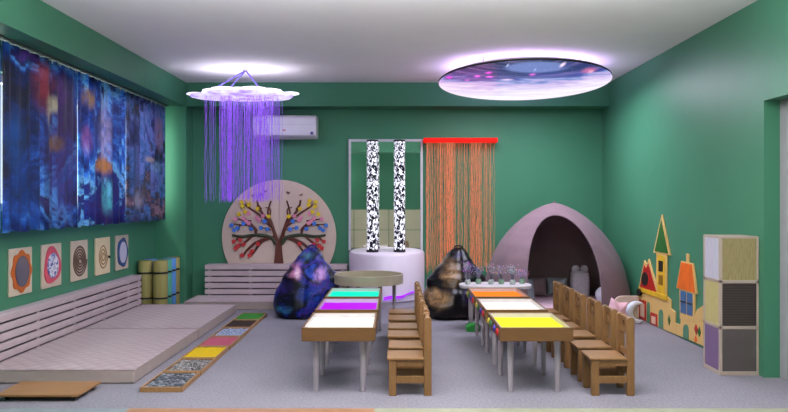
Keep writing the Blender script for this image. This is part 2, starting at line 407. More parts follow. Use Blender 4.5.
MB().prism(circ(0, 0, DRX-.02, 64, DRY-.013), .002, .03).build('backing_board', M_white, d)
m = MB(); pth = [(x, y, .052) for x, y in circ(0, .05, DRX-.22, 72, DRY-.15)]
m.tube(pth, .018, 6, closed=True).build('led_strip', glow('violet_white_led', S(222, 198, 255), 17), d)
def lamp_light(parent, name, sx, sy, z, power, col):
    l = bpy.data.lights.new(name, 'AREA'); l.shape = 'ELLIPSE'; l.size = sx; l.size_y = sy; l.energy = power; l.color = col
    o = bpy.data.objects.new(name, l); COL.objects.link(o); o.parent = parent; o.location = (0, 0, z)
lamp_light(d, 'galaxy_lamp_light', 1.75, 1.75, -.012, 78, (.84, .84, 1.0))
for x, y in ((.5, .3), (-.5, .3), (.5, -.3), (-.5, -.3)):
    MB().tube([(x, y, .03), (x, y, .192+.0789*y*YK)], .006, 8).build('suspension_rod', M_white, d)

# cloud lamp with fibre strings
KC = Vector((-1.735, 5.44, 2.515))
c = thing('cloud_lamp', 'glowing white cloud lamp with purple light strings hanging below', 'lamp', KC)
c['_local'] = 1
def cloudpoly(cs, n=120, sy=1.0):
    out = []
    for i in range(n):
        a = 2*PI*i/n; dx, dy = math.cos(a), math.sin(a); best = .05
        for (x, y, r) in cs:
            b = x*dx+y*dy; q = b*b-(x*x+y*y-r*r)
            if q >= 0: best = max(best, b+math.sqrt(q))
        out.append((best*dx, best*dy*sy))
    return out
t = NT('cloud_glow'); f = t.noise(t.coord(), 9, 4, .6, .6)
col = t.ramp(f, [(.30, S(206, 178, 255)), (.42, S(238, 228, 255)), (.6, S(255, 252, 255))])
M_cloud = t.fin((.85, .85, .88, 1), .5, .3, emit=col, strength=1.3)
m = MB(); m.prism(cloudpoly([(0, 0, .36), (.3, .05, .24), (-.3, .05, .25), (.42, -.05, .16), (-.42, -.03, .16), (.1, -.16, .25), (-.15, -.18, .22)], 120, .64), -.045, -.01)
t = NT('cloud_underside_glow'); f = t.noise(t.coord(), 8, 4, .6, .6)
M_under = t.fin((.6, .58, .7, 1), .5, .3, emit=t.ramp(f, [(.36, S(150, 90, 240)), (.46, S(206, 180, 255)), (.58, S(246, 240, 255))]), strength=.9)
m.build('cloud_plate', M_under, c, bevel=.008)
m = MB()
m.prism(cloudpoly([(0, .02, .28), (.25, .05, .22), (-.25, .05, .22), (.1, -.12, .22), (-.14, -.12, .22)], 120, .6), -.012, .022)
for x, y, r in ((-.30, -.10, .13), (-.16, -.22, .15), (.0, -.20, .13), (.16, -.22, .16), (.32, -.10, .14), (-.24, .12, .15), (.0, .16, .18), (.24, .12, .15)):
    m.ball((x, y*.6, .022), r, 1, .95, .15, 16)
m.build('cloud_puffs', M_cloud, c)
for sx, yy in ((-.54, .02), (.54, .0)):
    MB().ball((sx, yy, .0), .105, 1, .8, .2, 20).build('cloud_wing', M_cloud, c)
M_cord = plain('violet_cord', S(110, 96, 190), .5, .3)
for x, y in ((-.36, -.05), (-.12, -.2), (.24, -.12), (.22, .16)):
    MB().tube([(x, y*.6, .02), (.02, .05, .275)], .009, 6).build('cord', M_cord, c)
MB().cyl((.02, .05, 0), .03, .268, .285).build('ceiling_hook', M_white, c)
MB().tube([(x, y, .040) for x, y in circ(0, .06, .36, 48, .12)], .010, 6, closed=True).build('led_strip', glow('white_led', S(240, 230, 255), 16), c)
lamp_light(c, 'cloud_lamp_light', 1.0, .5, -.06, 18, (.80, .78, 1.0))
t = NT('violet_fibre'); v = t.coord(scale=(40, 40, 1)); f = t.noise(v, 42, 3, .7)
M_fib = t.fin((.05, .02, .15, 1), .4, .2, emit=t.ramp(f, [(.38, S(90, 40, 180)), (.52, S(140, 70, 240)), (.66, S(196, 150, 255))]), strength=.85)
m = MB(); rnd = random.Random(4)
for i in range(215):
    if rnd.random() < .72:
        cl = rnd.choice((-.21, -.09, .02, .13, .19, .27, None, None, None))
        x = rnd.gauss(cl, .034) if cl is not None else rnd.uniform(-.26, .42)
    else: x = rnd.uniform(-.43, .44)
    x = max(-.43, min(.44, x)); y = rnd.uniform(-.16, .16)
    z1 = -1.21+rnd.uniform(-.03, .03) if rnd.random() < .8 else rnd.uniform(-1.15, -.3)
    j = .006; n = 9
    m.tube([(x+rnd.uniform(-j, j), y+rnd.uniform(-j, j), -.04+(z1+.04)*k/n) for k in range(n+1)], .0015, 4, cap=False)
stuff(m.build('light_strings', M_fib, c, smooth=False))

# ================================================================== BACK WALL THINGS
AC = thing('air_conditioner', 'white wall air conditioner under the back beam, behind the purple strings', 'air conditioner', (-1.41, YB, 2.10))
m = MB(); prof = [(YB, 2.10), (YB-.15, 2.10), (YB-.185, 2.135), (YB-.195, 2.20), (YB-.195, 2.36), (YB-.17, 2.388), (YB, 2.388)]
m.prism([(y, z) for y, z in prof], -1.812, -1.01, 'x').build('body', plain('white_plastic', S(222, 220, 226), .35, .4, .02), AC, bevel=.006)
bx(-1.79, -1.03, YB-.198, YB-.15, 2.128, 2.137).build('louvre', plain('grey_louvre', S(180, 178, 186), .5, .3, .02), AC)
bx(-1.79, -1.03, YB-.197, YB-.19, 2.27, 2.273).build('panel_seam', plain('seam_grey', S(176, 176, 184), .5, .3, .02), AC)
bx(-1.435, -1.395, YB-.199, YB-.194, 2.19, 2.203).build('red_badge', plain('red_badge', S(190, 30, 60), .4, .4, .02), AC)
MB().prism([(x, z) for x, z in circ(-1.062, 2.158, .02, 20)], YB-.199, YB-.19, 'y').build('round_sticker', plain('blue_sticker', S(70, 80, 160), .4, .4, .1, 40), AC)

# tree panel
TX, TZ, TR = -1.520, .83, .745; TYF = YB-.03
T = thing('tree_wall_panel', 'round cream wooden wall panel with a brown tree and coloured flowers', 'wall panel', (TX, YB, .22))
M_cream = plain('cream_board', S(206, 184, 170), .5, .3, .03, 4)
a_lo = math.asin((.22-TZ)/TR)
for sgn in (-1, 1):
    pts = [(TX+sgn*.002, .22)]
    for i in range(41):
        a = a_lo+(PI/2-a_lo)*i/40
        xx = TR*math.cos(a)
        pts.append((TX+sgn*max(.002, xx), TZ+TR*math.sin(a)))
    if sgn < 0: pts = pts[::-1]
    MB().prism(pts, YB-.028, YB-.001, 'y').build('half_board', M_cream, T, bevel=.003)
def tp(x, y, dy=.005):   # panel-picture coordinates -> wall
    return (TX+(x-280.5)/4.338*.01292, TYF-dy, 1.298-((y/4.338+175)-201)*.01292)
M_trunk = plain('brown_tree_paint', S(98, 52, 42), .55, .3, .1, 14)
M_gtrunk = plain('dark_green_branch', S(56, 66, 44), .6, .3, .2, 60)
def mir(x, s): return x if s < 0 else 561-x
m = MB(); P = [(236, 470), (324, 470), (310, 430), (302, 385), (297, 345), (294, 312), (304, 290), (316, 268), (300, 260), (281, 282), (262, 260), (246, 268), (258, 290), (268, 312), (265, 345), (260, 385), (252, 430)]
m.prism([(tp(x-1, y)[0], tp(x-1, y)[2]) for x, y in P], TYF-.012, TYF+.001, 'y').build('tree_trunk', M_trunk, T)
BR = [([(272, 300), (252, 225), (222, 185), (192, 140), (186, 108)], 6), ([(274, 285), (248, 205), (232, 165), (246, 112)], 5), ([(240, 180), (244, 150), (222, 140)], 3), ([(214, 185), (150, 142), (132, 128)], 4),
      ([(182, 262), (172, 226), (122, 182)], 5), ([(185, 245), (165, 222), (80, 214)], 4), ([(178, 235), (130, 212), (88, 236)], 3.5), ([(250, 228), (222, 205), (200, 196)], 4), ([(246, 240), (232, 232), (200, 230)], 3),
      ([(168, 262), (124, 300), (88, 312)], 5), ([(240, 275), (205, 292), (172, 335), (156, 352)], 5.5), ([(238, 270), (178, 296), (140, 330), (124, 352)], 6), ([(110, 266), (84, 292)], 4), ([(205, 150), (186, 122)], 3.5), ([(160, 200), (124, 196), (96, 190)], 3)]
GB = ([(268, 300), (246, 272), (185, 261), (124, 268), (76, 262)], 8)
for s in (-1, 1):
    for pts, r in BR+[GB]:
        p3 = smoothpath([tp(mir(x, s), y, .002) for x, y in pts], 3); n = len(p3); r0 = r*.00298*.85
        m = MB(); m.tube(p3, [r0*(1.25-.6*i/(n-1))*1.25 for i in range(n)], 6)
        m.build('branch', M_gtrunk if pts is GB[0] else M_trunk, T)
FL = {'yellow': (S(228, 196, 40), [(118, 117), (122, 137), (150, 130), (107, 170), (134, 160), (188, 147), (237, 180), (146, 113)]),
      'pink': (S(222, 140, 168), [(92, 192), (126, 188), (148, 168), (185, 185), (212, 178), (192, 197), (150, 210), (138, 200)]),
      'blue': (S(64, 122, 214), [(74, 219), (86, 240), (101, 231), (126, 211), (160, 234), (203, 230), (231, 236), (219, 201)]),
      'red': (S(196, 52, 56), [(84, 290), (92, 319), (127, 302), (112, 284), (190, 300), (153, 350), (164, 332), (121, 350), (104, 308)])}
for nm, (c, ps) in FL.items():
    M = plain(nm+'_blossom_paint', c, .5, .3, .06, 30); proto = None
    for s in (-1, 1):
        for x, y in ps:
            q = tp(mir(x, s), y, .010)
            if proto is None:
                mm = MB(); pts = []
                for i in range(30):
                    a = 2*PI*i/30; r = .026*(1+.22*math.cos(5*a)); pts.append((r*math.cos(a), r*math.sin(a)))
                mm.prism(pts, -.008, .008, 'y')
                T2 = bpy.data.objects.new('tmp', None)
                bmesh.ops.recalc_face_normals(mm.bm, faces=mm.bm.faces); me = bpy.data.meshes.new('blossom'); mm.bm.to_mesh(me); mm.bm.free(); me.materials.append(M)
                o = bpy.data.objects.new('blossom', me); proto = o
                o['label'] = nm+' blossom'
            else: o = proto.copy()
            COL.objects.link(o); o.parent = T; o.location = Vector((q[0], q[1]*YK, q[2]))-Vector(T.location); o.rotation_euler = (0, random.uniform(0, 1.2), 0)
bpy.data.objects.remove(T2)
M_bf = plain('brown_butterfly', S(120, 78, 66), .5, .3)
for x, y, rz in ((168, 88, .4), (208, 84, -.3), (222, 70, .2), (322, 76, -.2), (378, 86, .3)):
    q = tp(x, y, .004); pts = [(q[0]+dx*.0022*math.cos(rz)-dz*.0022*math.sin(rz), q[2]+dx*.0022*math.sin(rz)+dz*.0022*math.cos(rz)) for dx, dz in ((0, -3), (9, -8), (7, 0), (12, 9), (2, 3), (-2, 3), (-12, 9), (-7, 0), (-9, -8))]
    MB().prism(pts, TYF-.008, TYF+.001, 'y').build('butterfly', M_bf, T)

# mirror
MXa, MXb, MZa, MZb = (348.8-VX)*YB/F, (422.7-VX)*YB/F, .655, CH+(201-139.5)*YB/F
mr = thing('wall_mirror', 'tall mirror in a thin white frame behind the two speckled tubes', 'mirror', ((MXa+MXb)/2, YB, MZa))
t = NT('mirror_glass'); f = t.noise(t.coord(), 2, 2); M_mir = t.fin(t.ramp(f, [(0, (.86, .88, .87, 1)), (1, (.88, .90, .89, 1))]), .02, .5, metal=1)
bx(MXa+.02, MXb-.02, YB-.012, YB-.001, MZa, MZb-.02).build('mirror_glass', M_mir, mr)
m = MB(); m.box(MXa, MXa+.03, YB-.03, YB, MZa, MZb).box(MXb-.03, MXb, YB-.03, YB, MZa, MZb).box(MXa+.03, MXb-.03, YB-.03, YB, MZb-.03, MZb)
m.build('frame', plain('white_frame', S(206, 206, 216), .4, .4, .02), mr, bevel=.002)

# podium
PX, PR, PH = -.115, .492, .655
po = thing('soft_podium', 'white half-round padded podium carrying two speckled light tubes', 'podium', (PX, YB, 0))
M_vinyl = plain('white_vinyl', S(236, 222, 238), .4, .4, .02, 5)
def half(r, z, n=40): return [(PX+r*math.cos(PI+PI*i/n), YB-.001+r*math.sin(PI+PI*i/n), z) for i in range(n+1)]
m = MB(); m.rows([half(r, z) for r, z in ((PR, .075), (PR, PH-.04), (PR-.012, PH-.012), (PR-.04, PH))], closed=True, capends=True)
m.build('cushion_body', M_vinyl, po)
m = MB(); m.rows([half(r, z) for r, z in ((PR-.012, 0), (PR-.012, .072))], closed=True, capends=True)
m.build('plinth', plain('grey_plinth', S(186, 178, 190), .5, .3, .02), po)
# glowing purple cord round the podium
pth = []
for i in range(22):
    u = i/21; a = PI*1.5-.05+u*.82; r = PR+.016
    pth.append((PX+r*math.cos(a), YB+r*math.sin(a), .13+.045*u+.008*math.sin(u*9)))
m = MB(); m.tube(pth, .009, 8).tube([(p[0]-.002, p[1]-.004, p[2]-.022+.016*i/21) for i, p in enumerate(pth[:14])], .009, 8)
tag(m.build('glow_cord', glow('purple_neon', S(160, 40, 255), 1.4)), 'glowing purple light cord wrapped round the white podium', 'light cord')
# two bubble tubes
def tube_mat():
    t = NT('black_white_bubbles'); v = t.coord(scale=(1, 1, .8)); f = t.noise(v, 31, 3, .55, 1.0)
    k = t.ramp(f, [(.50, (0, 0, 0, 1)), (.535, (1, 1, 1, 1))])
    return t.fin(t.mix(k, S(14, 12, 26), S(230, 230, 236)), .18, .5, emit=t.mix(k, S(10, 8, 26), S(236, 236, 246)), strength=.85)
M_tube = tube_mat()
for px, lab in ((372.4, 'left of the two tall black-and-white speckled tubes on the white podium'), (399.5, 'right of the two tall black-and-white speckled tubes on the white podium')):
    x = (px-VX)*6.05/F; b = thing('bubble_tube', lab, 'light tube', (x, 6.05, PH), 'speckled light tubes on the podium')
    MB().cyl((x, 6.05, 0), .071, PH+.03, 2.045, 32).build('speckled_tube', M_tube, b)
    MB().cyl((x, 6.05, 0), .076, PH, PH+.03, 32).build('base_ring', M_black, b)
    MB().cyl((x, 6.05, 0), .074, 2.045, 2.068, 32).build('cap', M_black, b)
# orange fibre curtain
OX0, OX1 = (424-VX)*6.2/F, (497.2-VX)*6.2/F
oc = thing('light_string_curtain', 'orange glowing string curtain hung from a red bar beside the mirror', 'string curtain', ((OX0+OX1)/2, 6.22, .33))
bx(OX0-.005, OX1, 6.16, YB-.001, 2.055, 2.11).build('header_bar', glow('red_bar', S(240, 30, 24), .75, S(200, 20, 16)), oc, bevel=.004)
t = NT('orange_fibre'); f = t.noise(t.coord(scale=(30, 30, 1)), 40, 3, .7)
M_of = t.fin(S(150, 100, 76), .5, .2, emit=t.ramp(f, [(.36, S(150, 110, 70)), (.5, S(236, 122, 84)), (.68, S(255, 160, 120))]), strength=.66)
m = MB(); rnd = random.Random(9)
for i in range(150):
    u = rnd.random() if rnd.random() < .55 else min(1, max(0, rnd.choice((rnd.gauss(.22, .09), rnd.gauss(.38, .05), rnd.gauss(.76, .07)))))
    x = OX0+.01+(OX1-OX0-.03)*u; y = rnd.uniform(6.175, 6.25); j = .008; z1 = rnd.uniform(.33, .5); n = 14
    m.tube([(x+rnd.uniform(-j, j), y+rnd.uniform(-j, j), 2.06+(z1-2.06)*k/n) for k in range(n+1)], .0016, 4, cap=False)
stuff(m.build('strings', M_of, oc, smooth=False))

# ================================================================== SLATTED BACKRESTS AND MATTRESSES
def backrest(name, lab, along, a0, a1, p0, p1, z0, z1, posts, slats=5, gap=.016):
    # along 'y': runs in y, p0 wall side x, p1 front x ; along 'x': runs in x, p0 front y, p1 wall y
    loc = ((p0+p1)/2, (a0+a1)/2, 0) if along == 'y' else ((a0+a1)/2, (p0+p1)/2, 0)
    r = thing(name, lab, 'backrest', loc, 'slatted white backrests')
    def B(a, b, p, q, z, zz): return bx(p, q, a, b, z, zz) if along == 'y' else bx(a, b, p, q, z, zz)
    f0, f1 = (p1-.022, p1) if along == 'y' else (p0, p0+.022)
    h = (z1-z0-gap*(slats-1))/slats
    for i in range(slats):
        z = z0+i*(h+gap); B(a0, a1, f0, f1, z, z+h).build('slat', M_slat, r, bevel=.004)
    g0, g1 = (p0+.02, p1-.006) if along == 'y' else (p0+.006, p1-.02)
    for a in posts: B(a-.016, a+.016, g0 if along == 'x' else p1-.09, p0+.09 if along == 'x' else g1, 0, z1-.025).build('post', M_slat, r)
    if along == 'y': B(a0, a1, p0, f0-.001, z1-.022, z1).build('cap_board', M_slat, r, bevel=.003)
    else: B(a0, a1, f1+.001, p1, z1-.022, z1).build('cap_board', M_slat, r, bevel=.003)
    q0, q1 = (p0, p0+.016) if along == 'y' else (p1-.016, p1)
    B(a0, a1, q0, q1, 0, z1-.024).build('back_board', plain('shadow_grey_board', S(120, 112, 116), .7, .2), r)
backrest('slatted_backrest', 'long whitewashed slatted backrest along the left curtain wall', 'y', 3.40, 5.545, LX+.002, -2.935, .11, .446, (3.5, 3.95, 4.40, 4.85, 5.28, 5.50))
backrest('slatted_backrest', 'whitewashed slatted backrest against the back wall under the tree panel', 'x', -2.425, -.62, 6.10, 6.235, .115, .487, (-2.37, -1.85, -1.25, -.68))

def quilt_mat(name, c):
    t = NT(name); v = t.coord(rot=(0, 0, .78)); x, y, z = t.sep(v)
    q = t.math('MULTIPLY', t.math('ABSOLUTE', t.math('SINE', t.math('MULTIPLY', x, 33))), t.math('ABSOLUTE', t.math('SINE', t.math('MULTIPLY', y, 33))))
    f = t.noise(t.coord(), 14, 4)
    t.bump(t.math('ADD', q, t.math('MULTIPLY', f, .2)), 0.35, .02)
    d = tuple(k*.86 for k in c[:3])+(1,)
    return t.fin(t.mix(t.math('MULTIPLY', q, .6), d, c), .7, .2, sheen=.15)
M_quilt = quilt_mat('cream_quilting', S(178, 158, 162))
M_side = plain('mattress_border', S(170, 154, 150), .7, .2, .03)
def mattress(lab, x0, x1, y0, y1, z1=.110):
    r = thing('floor_mattress', lab, 'mattress', ((x0+x1)/2, (y0+y1)/2, 0), 'floor mattresses')
    bx(x0, x1, y0, y1, 0, z1-.012).build('border', M_side, r, bevel=.012)
    m = MB(); nx, ny = 12, 12
    e = .006
    R = []
    for j in range(ny+1):
        v = j/ny; R.append([(x0+e+(x1-x0-2*e)*i/nx, y0+e+(y1-y0-2*e)*v, z1-.012+.012*min(1, 12*min(i/nx, 1-i/nx, v, 1-v)+.001)+.0) for i in range(nx+1)])
    m.rows(R, closed=False); m.build('quilted_top', M_quilt, r)
    p = [(x0, y0), (x1, y0), (x1, y1), (x0, y1)]
    MB().tube([(x, y, z1-.012) for x, y in p], .005, 6, closed=True).build('piping', M_quilt, r)
mattress('cream floor mattress at the front left, behind the wooden dolly board', -2.93, -1.855, 3.405, 4.515)
mattress('cream floor mattress beside the straw mat rolls, behind the front one', -2.93, -1.855, 4.53, 5.565)
mattress('long cream floor mattress in front of the back wall backrest', -2.515, -.63, 5.70, 6.095)

# straw mat rolls
def straw(name, c1, c2):
    t = NT(name); v = t.coord(); x, y, z = t.sep(v)
    a = t.math('ARCTAN2', y, x); q = t.noise(t.comb(t.math('MULTIPLY', a, 7), 0, t.math('MULTIPLY', z, .4)), 5, 4)
    rr = t.math('SQRT', t.math('ADD', t.math('MULTIPLY', x, x), t.math('MULTIPLY', y, y)))
    ring = t.math('ABSOLUTE', t.math('SINE', t.math('MULTIPLY', rr, 330)))
    top = t.math('GREATER_THAN', z, .594)
    col = t.ramp(q, [(.3, c1), (.7, c2)]); col = t.mix(t.math('MULTIPLY', top, t.math('MULTIPLY', ring, .6)), col, S(70, 76, 50))
    return t.fin(col, .6, .25)
M_straw = straw('straw_weave', S(132, 126, 70), S(172, 164, 104)); M_teal = straw('teal_mat', S(70, 150, 124), S(96, 176, 148)); M_blue = straw('blue_mat', S(74, 130, 196), S(104, 160, 220))
def roll(x, y, r, mat, lab, h=.6):
    o = thing('rolled_mat', lab, 'rolled mat', (x, y, 0), 'rolled straw mats in the corner')
    m = MB(); m.lathe([(0, 0), (r-.004, 0), (r, .006), (r, h-.006), (r-.005, h), (0, h-.002)], (x, y, 0), 36); m.build('mat', mat, o)
    for z in (.16, .455):
        s = MB(); s.lathe([(r+.0005, z-.011), (r+.004, z-.011), (r+.004, z+.011), (r+.0005, z+.011)], (x, y, 0), 36); s.build('strap', M_black, o)
roll(-2.945, 5.645, .084, M_straw, 'yellow straw mat roll nearest the left wall, behind the backrest end')
roll(-2.766, 5.645, .084, M_straw, 'front right yellow straw mat roll, standing next to the teal roll')
roll(-2.765, 5.757, .079, M_teal, 'thin teal mat roll between the straw roll and the blue roll')
roll(-2.765, 5.865, .079, M_blue, 'thin blue mat roll in front of the column')
roll(-2.765, 5.972, .076, M_straw, 'thin straw mat roll touching the column, last of the row')
roll(-2.945, 5.78, .078, M_blue, 'blue mat roll half hidden behind the left straw roll')

# ================================================================== LEFT WALL PICTURES
def wallrel(y, z, dx): return (LX+dx, y, z)
PICS = []
M_ply = plain('pale_plywood', S(204, 188, 168), .5, .3, .04, 8)
def pic(y0, y1, lab, ply=None):
    zc, h = .728, .38
    o = thing('tactile_picture', lab, 'wall picture', (LX, (y0+y1)/2, zc-h/2), 'tactile pictures on the left wall')
    bx(LX+.001, LX+.016, y0, y1, zc-h/2, zc+h/2).build('board', ply or M_ply, o, bevel=.002)
    return o, (y0+y1)/2, zc, (y1-y0)/2, h/2
def oval(cy, cz, ry, rz, n=40, wob=0, k=8, ph=0): return [(cy+ry*(1+wob*math.cos(k*2*PI*i/n+ph))*math.cos(2*PI*i/n), cz+rz*(1+wob*math.cos(k*2*PI*i/n+ph))*math.sin(2*PI*i/n)) for i in range(n)]
SW = 3.05/ (-LX)
o, y, z, ry, rz = pic(3.775, 4.010, 'picture of a grey oval mirror in an orange flower, nearest the camera')
MB().prism(oval(y, z, ry*.86, rz*.86, 64, .07), LX+.016, LX+.026, 'x').build('flower_frame', plain('orange_paint', S(190, 98, 40), .5, .3), o)
MB().prism(oval(y, z, ry*.62, rz*.66), LX+.026, LX+.029, 'x').build('mirror_oval', plain('grey_mirror', S(150, 150, 164), .12, .5, .04, metal=.8), o)
o, y, z, ry, rz = pic(4.124, 4.362, 'picture of a pink splash around a blue and white oval')
MB().prism(oval(y, z, ry*.84, rz*.84, 64, .10, 3, .8), LX+.016, LX+.024, 'x').build('pink_splash', plain('pink_paint', S(208, 82, 104), .5, .3), o)
t = NT('blue_white_swirl'); f = t.noise(t.coord(), 22, 3, .5, 1.5)
MB().prism(oval(y, z, ry*.58, rz*.58), LX+.024, LX+.028, 'x').build('centre_oval', t.fin(t.ramp(f, [(.42, S(70, 84, 160)), (.54, S(226, 224, 232))]), .5, .3), o)
def spiral(o, y, z, ry, rz, M, turns, r0=.1, rad=.009):
    n = turns*28; p = []
    for i in range(n+1):
        u = r0+(1-r0)*i/n; a = 2*PI*turns*i/n; p.append((LX+.018, y+ry*u*math.cos(a), z+rz*u*math.sin(a)))
    MB().tube(p, rad, 6, flat=(0, .5)).build('spiral_groove', M, o)
o, y, z, ry, rz = pic(4.497, 4.733, 'picture of a dense dark brown spiral on a pale board')
spiral(o, y, z, ry*.86, rz*.80, plain('brown_groove', S(104, 82, 70), .6, .2), 5, .1, .010)
o, y, z, ry, rz = pic(4.862, 5.105, 'picture of a thin light brown spiral on a cream board', plain('cream_ply', S(224, 206, 168), .5, .3, .04, 8))
spiral(o, y, z, ry*.62, rz*.70, plain('tan_groove', S(164, 128, 92), .6, .2), 3, .15, .008)
MB().tube([(LX+.016, y+ry*.8, z-.02), (LX+.034, y+ry*.8, z-.02)], .014, 10).build('peg', M_black, o)
o, y, z, ry, rz = pic(5.214, 5.455, 'picture of a dark blue ring with a pale centre, farthest from the camera')
MB().prism(oval(y, z, ry*.82, rz*.84, 64, .05, 5), LX+.016, LX+.024, 'x').build('blue_ring', plain('navy_paint', S(44, 74, 128), .5, .3), o)
MB().prism(oval(y, z, ry*.56, rz*.62), LX+.024, LX+.028, 'x').build('pale_centre', plain('pale_lilac', S(204, 202, 222), .4, .3, .06, 20), o)

# ================================================================== DOLLY BOARD AND SENSORY TRAYS
o = thing('dolly_board', 'flat wooden board on small casters lying before the front mattress', 'dolly', (-2.32, 3.215, 0))
M_board = wood('dolly_wood', S(150, 108, 66), 'x')
MB().prism([(-2.585, 3.10), (-2.055, 3.10), (-2.045, 3.335), (-2.60, 3.335)], .031, .046).build('board', M_board, o, bevel=.002)
M_steel = plain('caster_steel', S(176, 178, 186), .3, .5, .04, metal=.8)
for x, y in ((-2.535, 3.135), (-2.09, 3.135), (-2.08, 3.30), (-2.55, 3.30)):
    m = MB(); m.box(x-.012, x+.012, y-.010, y+.010, .022, .031)
    for s in (-1, 1): m.box(x-.010+s*.009-.002, x-.010+s*.009+.002+.0, y-.008, y+.008, .008, .024)
    c_ = m.build('caster', M_steel, o)
    MB().prism([(y+a, z) for a, z in circ(0, .0125, .0125, 16)], x-.005, x+.005, 'x').build('wheel', M_black, c_)
TXa, TXb = -1.738, -1.449
tray_defs = [('dark grey hexagon stones', 'stones', (S(58, 62, 70), S(140, 146, 156)), 'nearest the camera'), ('mixed black and pale pebbles', 'pebbles', (S(40, 40, 46), S(190, 186, 186)), ''), ('yellow filling', 'flat', S(222, 186, 22), ''), ('dusty pink filling', 'flat', S(184, 90, 112), ''),
             ('pale blue pebbles', 'pebbles', (S(96, 120, 170), S(206, 214, 228)), ''), ('dark brown filling', 'flat', S(58, 44, 38), ''), ('green turf filling', 'turf', S(70, 150, 66), 'farthest from the camera')]
PEB = {}
def pebmat(k, c):
    if k in PEB: return PEB[k]
    t = NT('pebble_mix'); g = t.n.new('ShaderNodeNewGeometry')
    PEB[k] = t.fin(t.ramp(g.outputs['Random Per Island'], [(.0, c[0]), (.35, c[0]), (.55, tuple((a+b)/2 for a, b in zip(c[0], c[1]))), (1, c[1])]), .45, .4); return PEB[k]
for i, (nm, kind, c, ex) in enumerate(tray_defs):
    y0 = 3.255+i*.3115; y1 = y0+.303; xa = TXa+random.uniform(-.004, .004)
    xb = xa+.289
    o = thing('sensory_tray', ('wooden floor tray of '+nm+(', '+ex if ex else ', in the row beside the mattress')), 'tray', ((xa+xb)/2, (y0+y1)/2, 0), 'sensory floor trays')
    m = MB(); m.box(xa, xa+.014, y0, y1, 0, .034).box(xb-.014, xb, y0, y1, 0, .034).box(xa+.014, xb-.014, y0, y0+.014, 0, .034).box(xa+.014, xb-.014, y1-.014, y1, 0, .034)
    m.build('tray_frame', M_tray, o, bevel=.002)
    a, b, p, q = xa+.014, xb-.014, y0+.014, y1-.014
    if kind == 'flat' or kind == 'turf':
        M = plain(nm.replace(' ', '_'), c, .8, .2, .12, 60, .5, .006)
        m = MB(); n = 26
        m.rows([[(a+(b-a)*s/n, p+(q-p)*r/n, .026+random.uniform(0, .004)) for s in range(n+1)] for r in range(n+1)], closed=False)
        if kind == 'turf':
            for _ in range(900):
                x, y = random.uniform(a, b), random.uniform(p, q); h = random.uniform(.006, .014); d = random.uniform(-.004, .004)
                m.poly([(x-.0012, y, .026), (x+.0012, y, .026), (x+d, y+d, .028+h)], [(0, 1, 2)])
        m.build('filling', M, o)
    else:
        M = pebmat(nm, c); m = MB(); m.box(a, b, p, q, .005, .018)
        if kind == 'stones':
            nx, ny = 8, 13
            for r in range(ny):
                for s in range(nx):
                    x = a+.016+(b-a-.032)*(s+(.35 if r % 2 else 0))/(nx-.65); y = p+.016+(q-p-.032)*r/(ny-1)
                    m.lathe([(.017, .015), (.016, .028), (.012, .031), (0, .0315)], (x, y, 0), 6)
        else:
            for _ in range(500):
                x, y = random.uniform(a+.008, b-.008), random.uniform(p+.008, q-.008)
                m.ico((x, y, random.uniform(.018, .028)), random.uniform(.006, .0105), random.uniform(.9, 1.5), 1, .55, random.uniform(0, 3))
        stuff(m.build('stones', M, o))

# ================================================================== LIGHT TABLES
M_knob = [plain('red_bead', S(200, 44, 50), .35, .5), plain('blue_bead', S(76, 60, 170), .35, .5), plain('green_bead', S(58, 110, 70), .35, .5), plain('yellow_bead', S(196, 180, 60), .35, .5)]
W, D, HT, HB = .49, .44, .452, .36
def light_table(x0, y0, mat, lab):
    o = thing('light_table', lab, 'light table', (x0+W/2, y0+D/2, 0), 'glowing light tables')
    x1, y1, tk = x0+W, y0+D, .015
    m = MB(); m.box(x0, x1, y0, y0+tk, HB, HT).box(x0, x1, y1-tk, y1, HB, HT).box(x0, x0+tk, y0+tk, y1-tk, HB, HT).box(x1-tk, x1, y0+tk, y1-tk, HB, HT)
    m.build('box_frame', M_table, o, bevel=.003)
    bx(x0+tk, x1-tk, y0+tk, y1-tk, HB+.02, HB+.03).build('bottom_board', M_white, o)
    bx(x0+tk, x1-tk, y0+tk, y1-tk, HT-.040, HT-.034).build('glowing_panel', mat, o)
    m = MB(); e_ = .002; m.box(x0+tk, x1-tk, y0+tk, y0+tk+e_, HT-.034, HT-.003).box(x0+tk, x1-tk, y1-tk-e_, y1-tk, HT-.034, HT-.003).box(x0+tk, x0+tk+e_, y0+tk+e_, y1-tk-e_, HT-.034, HT-.003).box(x1-tk-e_, x1-tk, y0+tk+e_, y1-tk-e_, HT-.034, HT-.003)
    m.build('white_liner', M_white, o)
    for lx in (x0+.085, x1-.085):
        for ly in (y0+.065, y1-.065):
            MB().lathe([(0, 0), (.0145, 0), (.0155, .006), (.024, HB-.004), (.024, HB+.018), (0, HB+.018)], (lx, ly, 0), 20).build('leg', M_legs, o)
    for k, (f, mk) in enumerate(zip((.16, .38, .66, .86), M_knob)):
        MB().ball((x0-.002, y0+D*f, .405), .026, .55, 1, 1, 14).build('bead', mk, o)
LXT, RXT = -.628, .698
YT = (3.205, 3.735, 4.243)
P_white = glow('white_panel', (1, .96, .86, 1), 1.5); P_purple = glow('purple_panel', S(184, 0, 255), 1.15); P_cyan = glow('turquoise_panel', S(0, 244, 196), 1.15)
P_yellow = glow('yellow_panel', (1, .95, 0, 1), 1.15); P_white2 = glow('white_panel', (1, .95, .82, 1), 1.5); P_orange = glow('orange_panel', S(255, 130, 8), 1.15)
light_table(LXT, YT[0], P_white, 'wooden light table with a white glowing top, front of the left row')
light_table(LXT, YT[1], P_purple, 'wooden light table with a purple glowing top, middle of the left row')
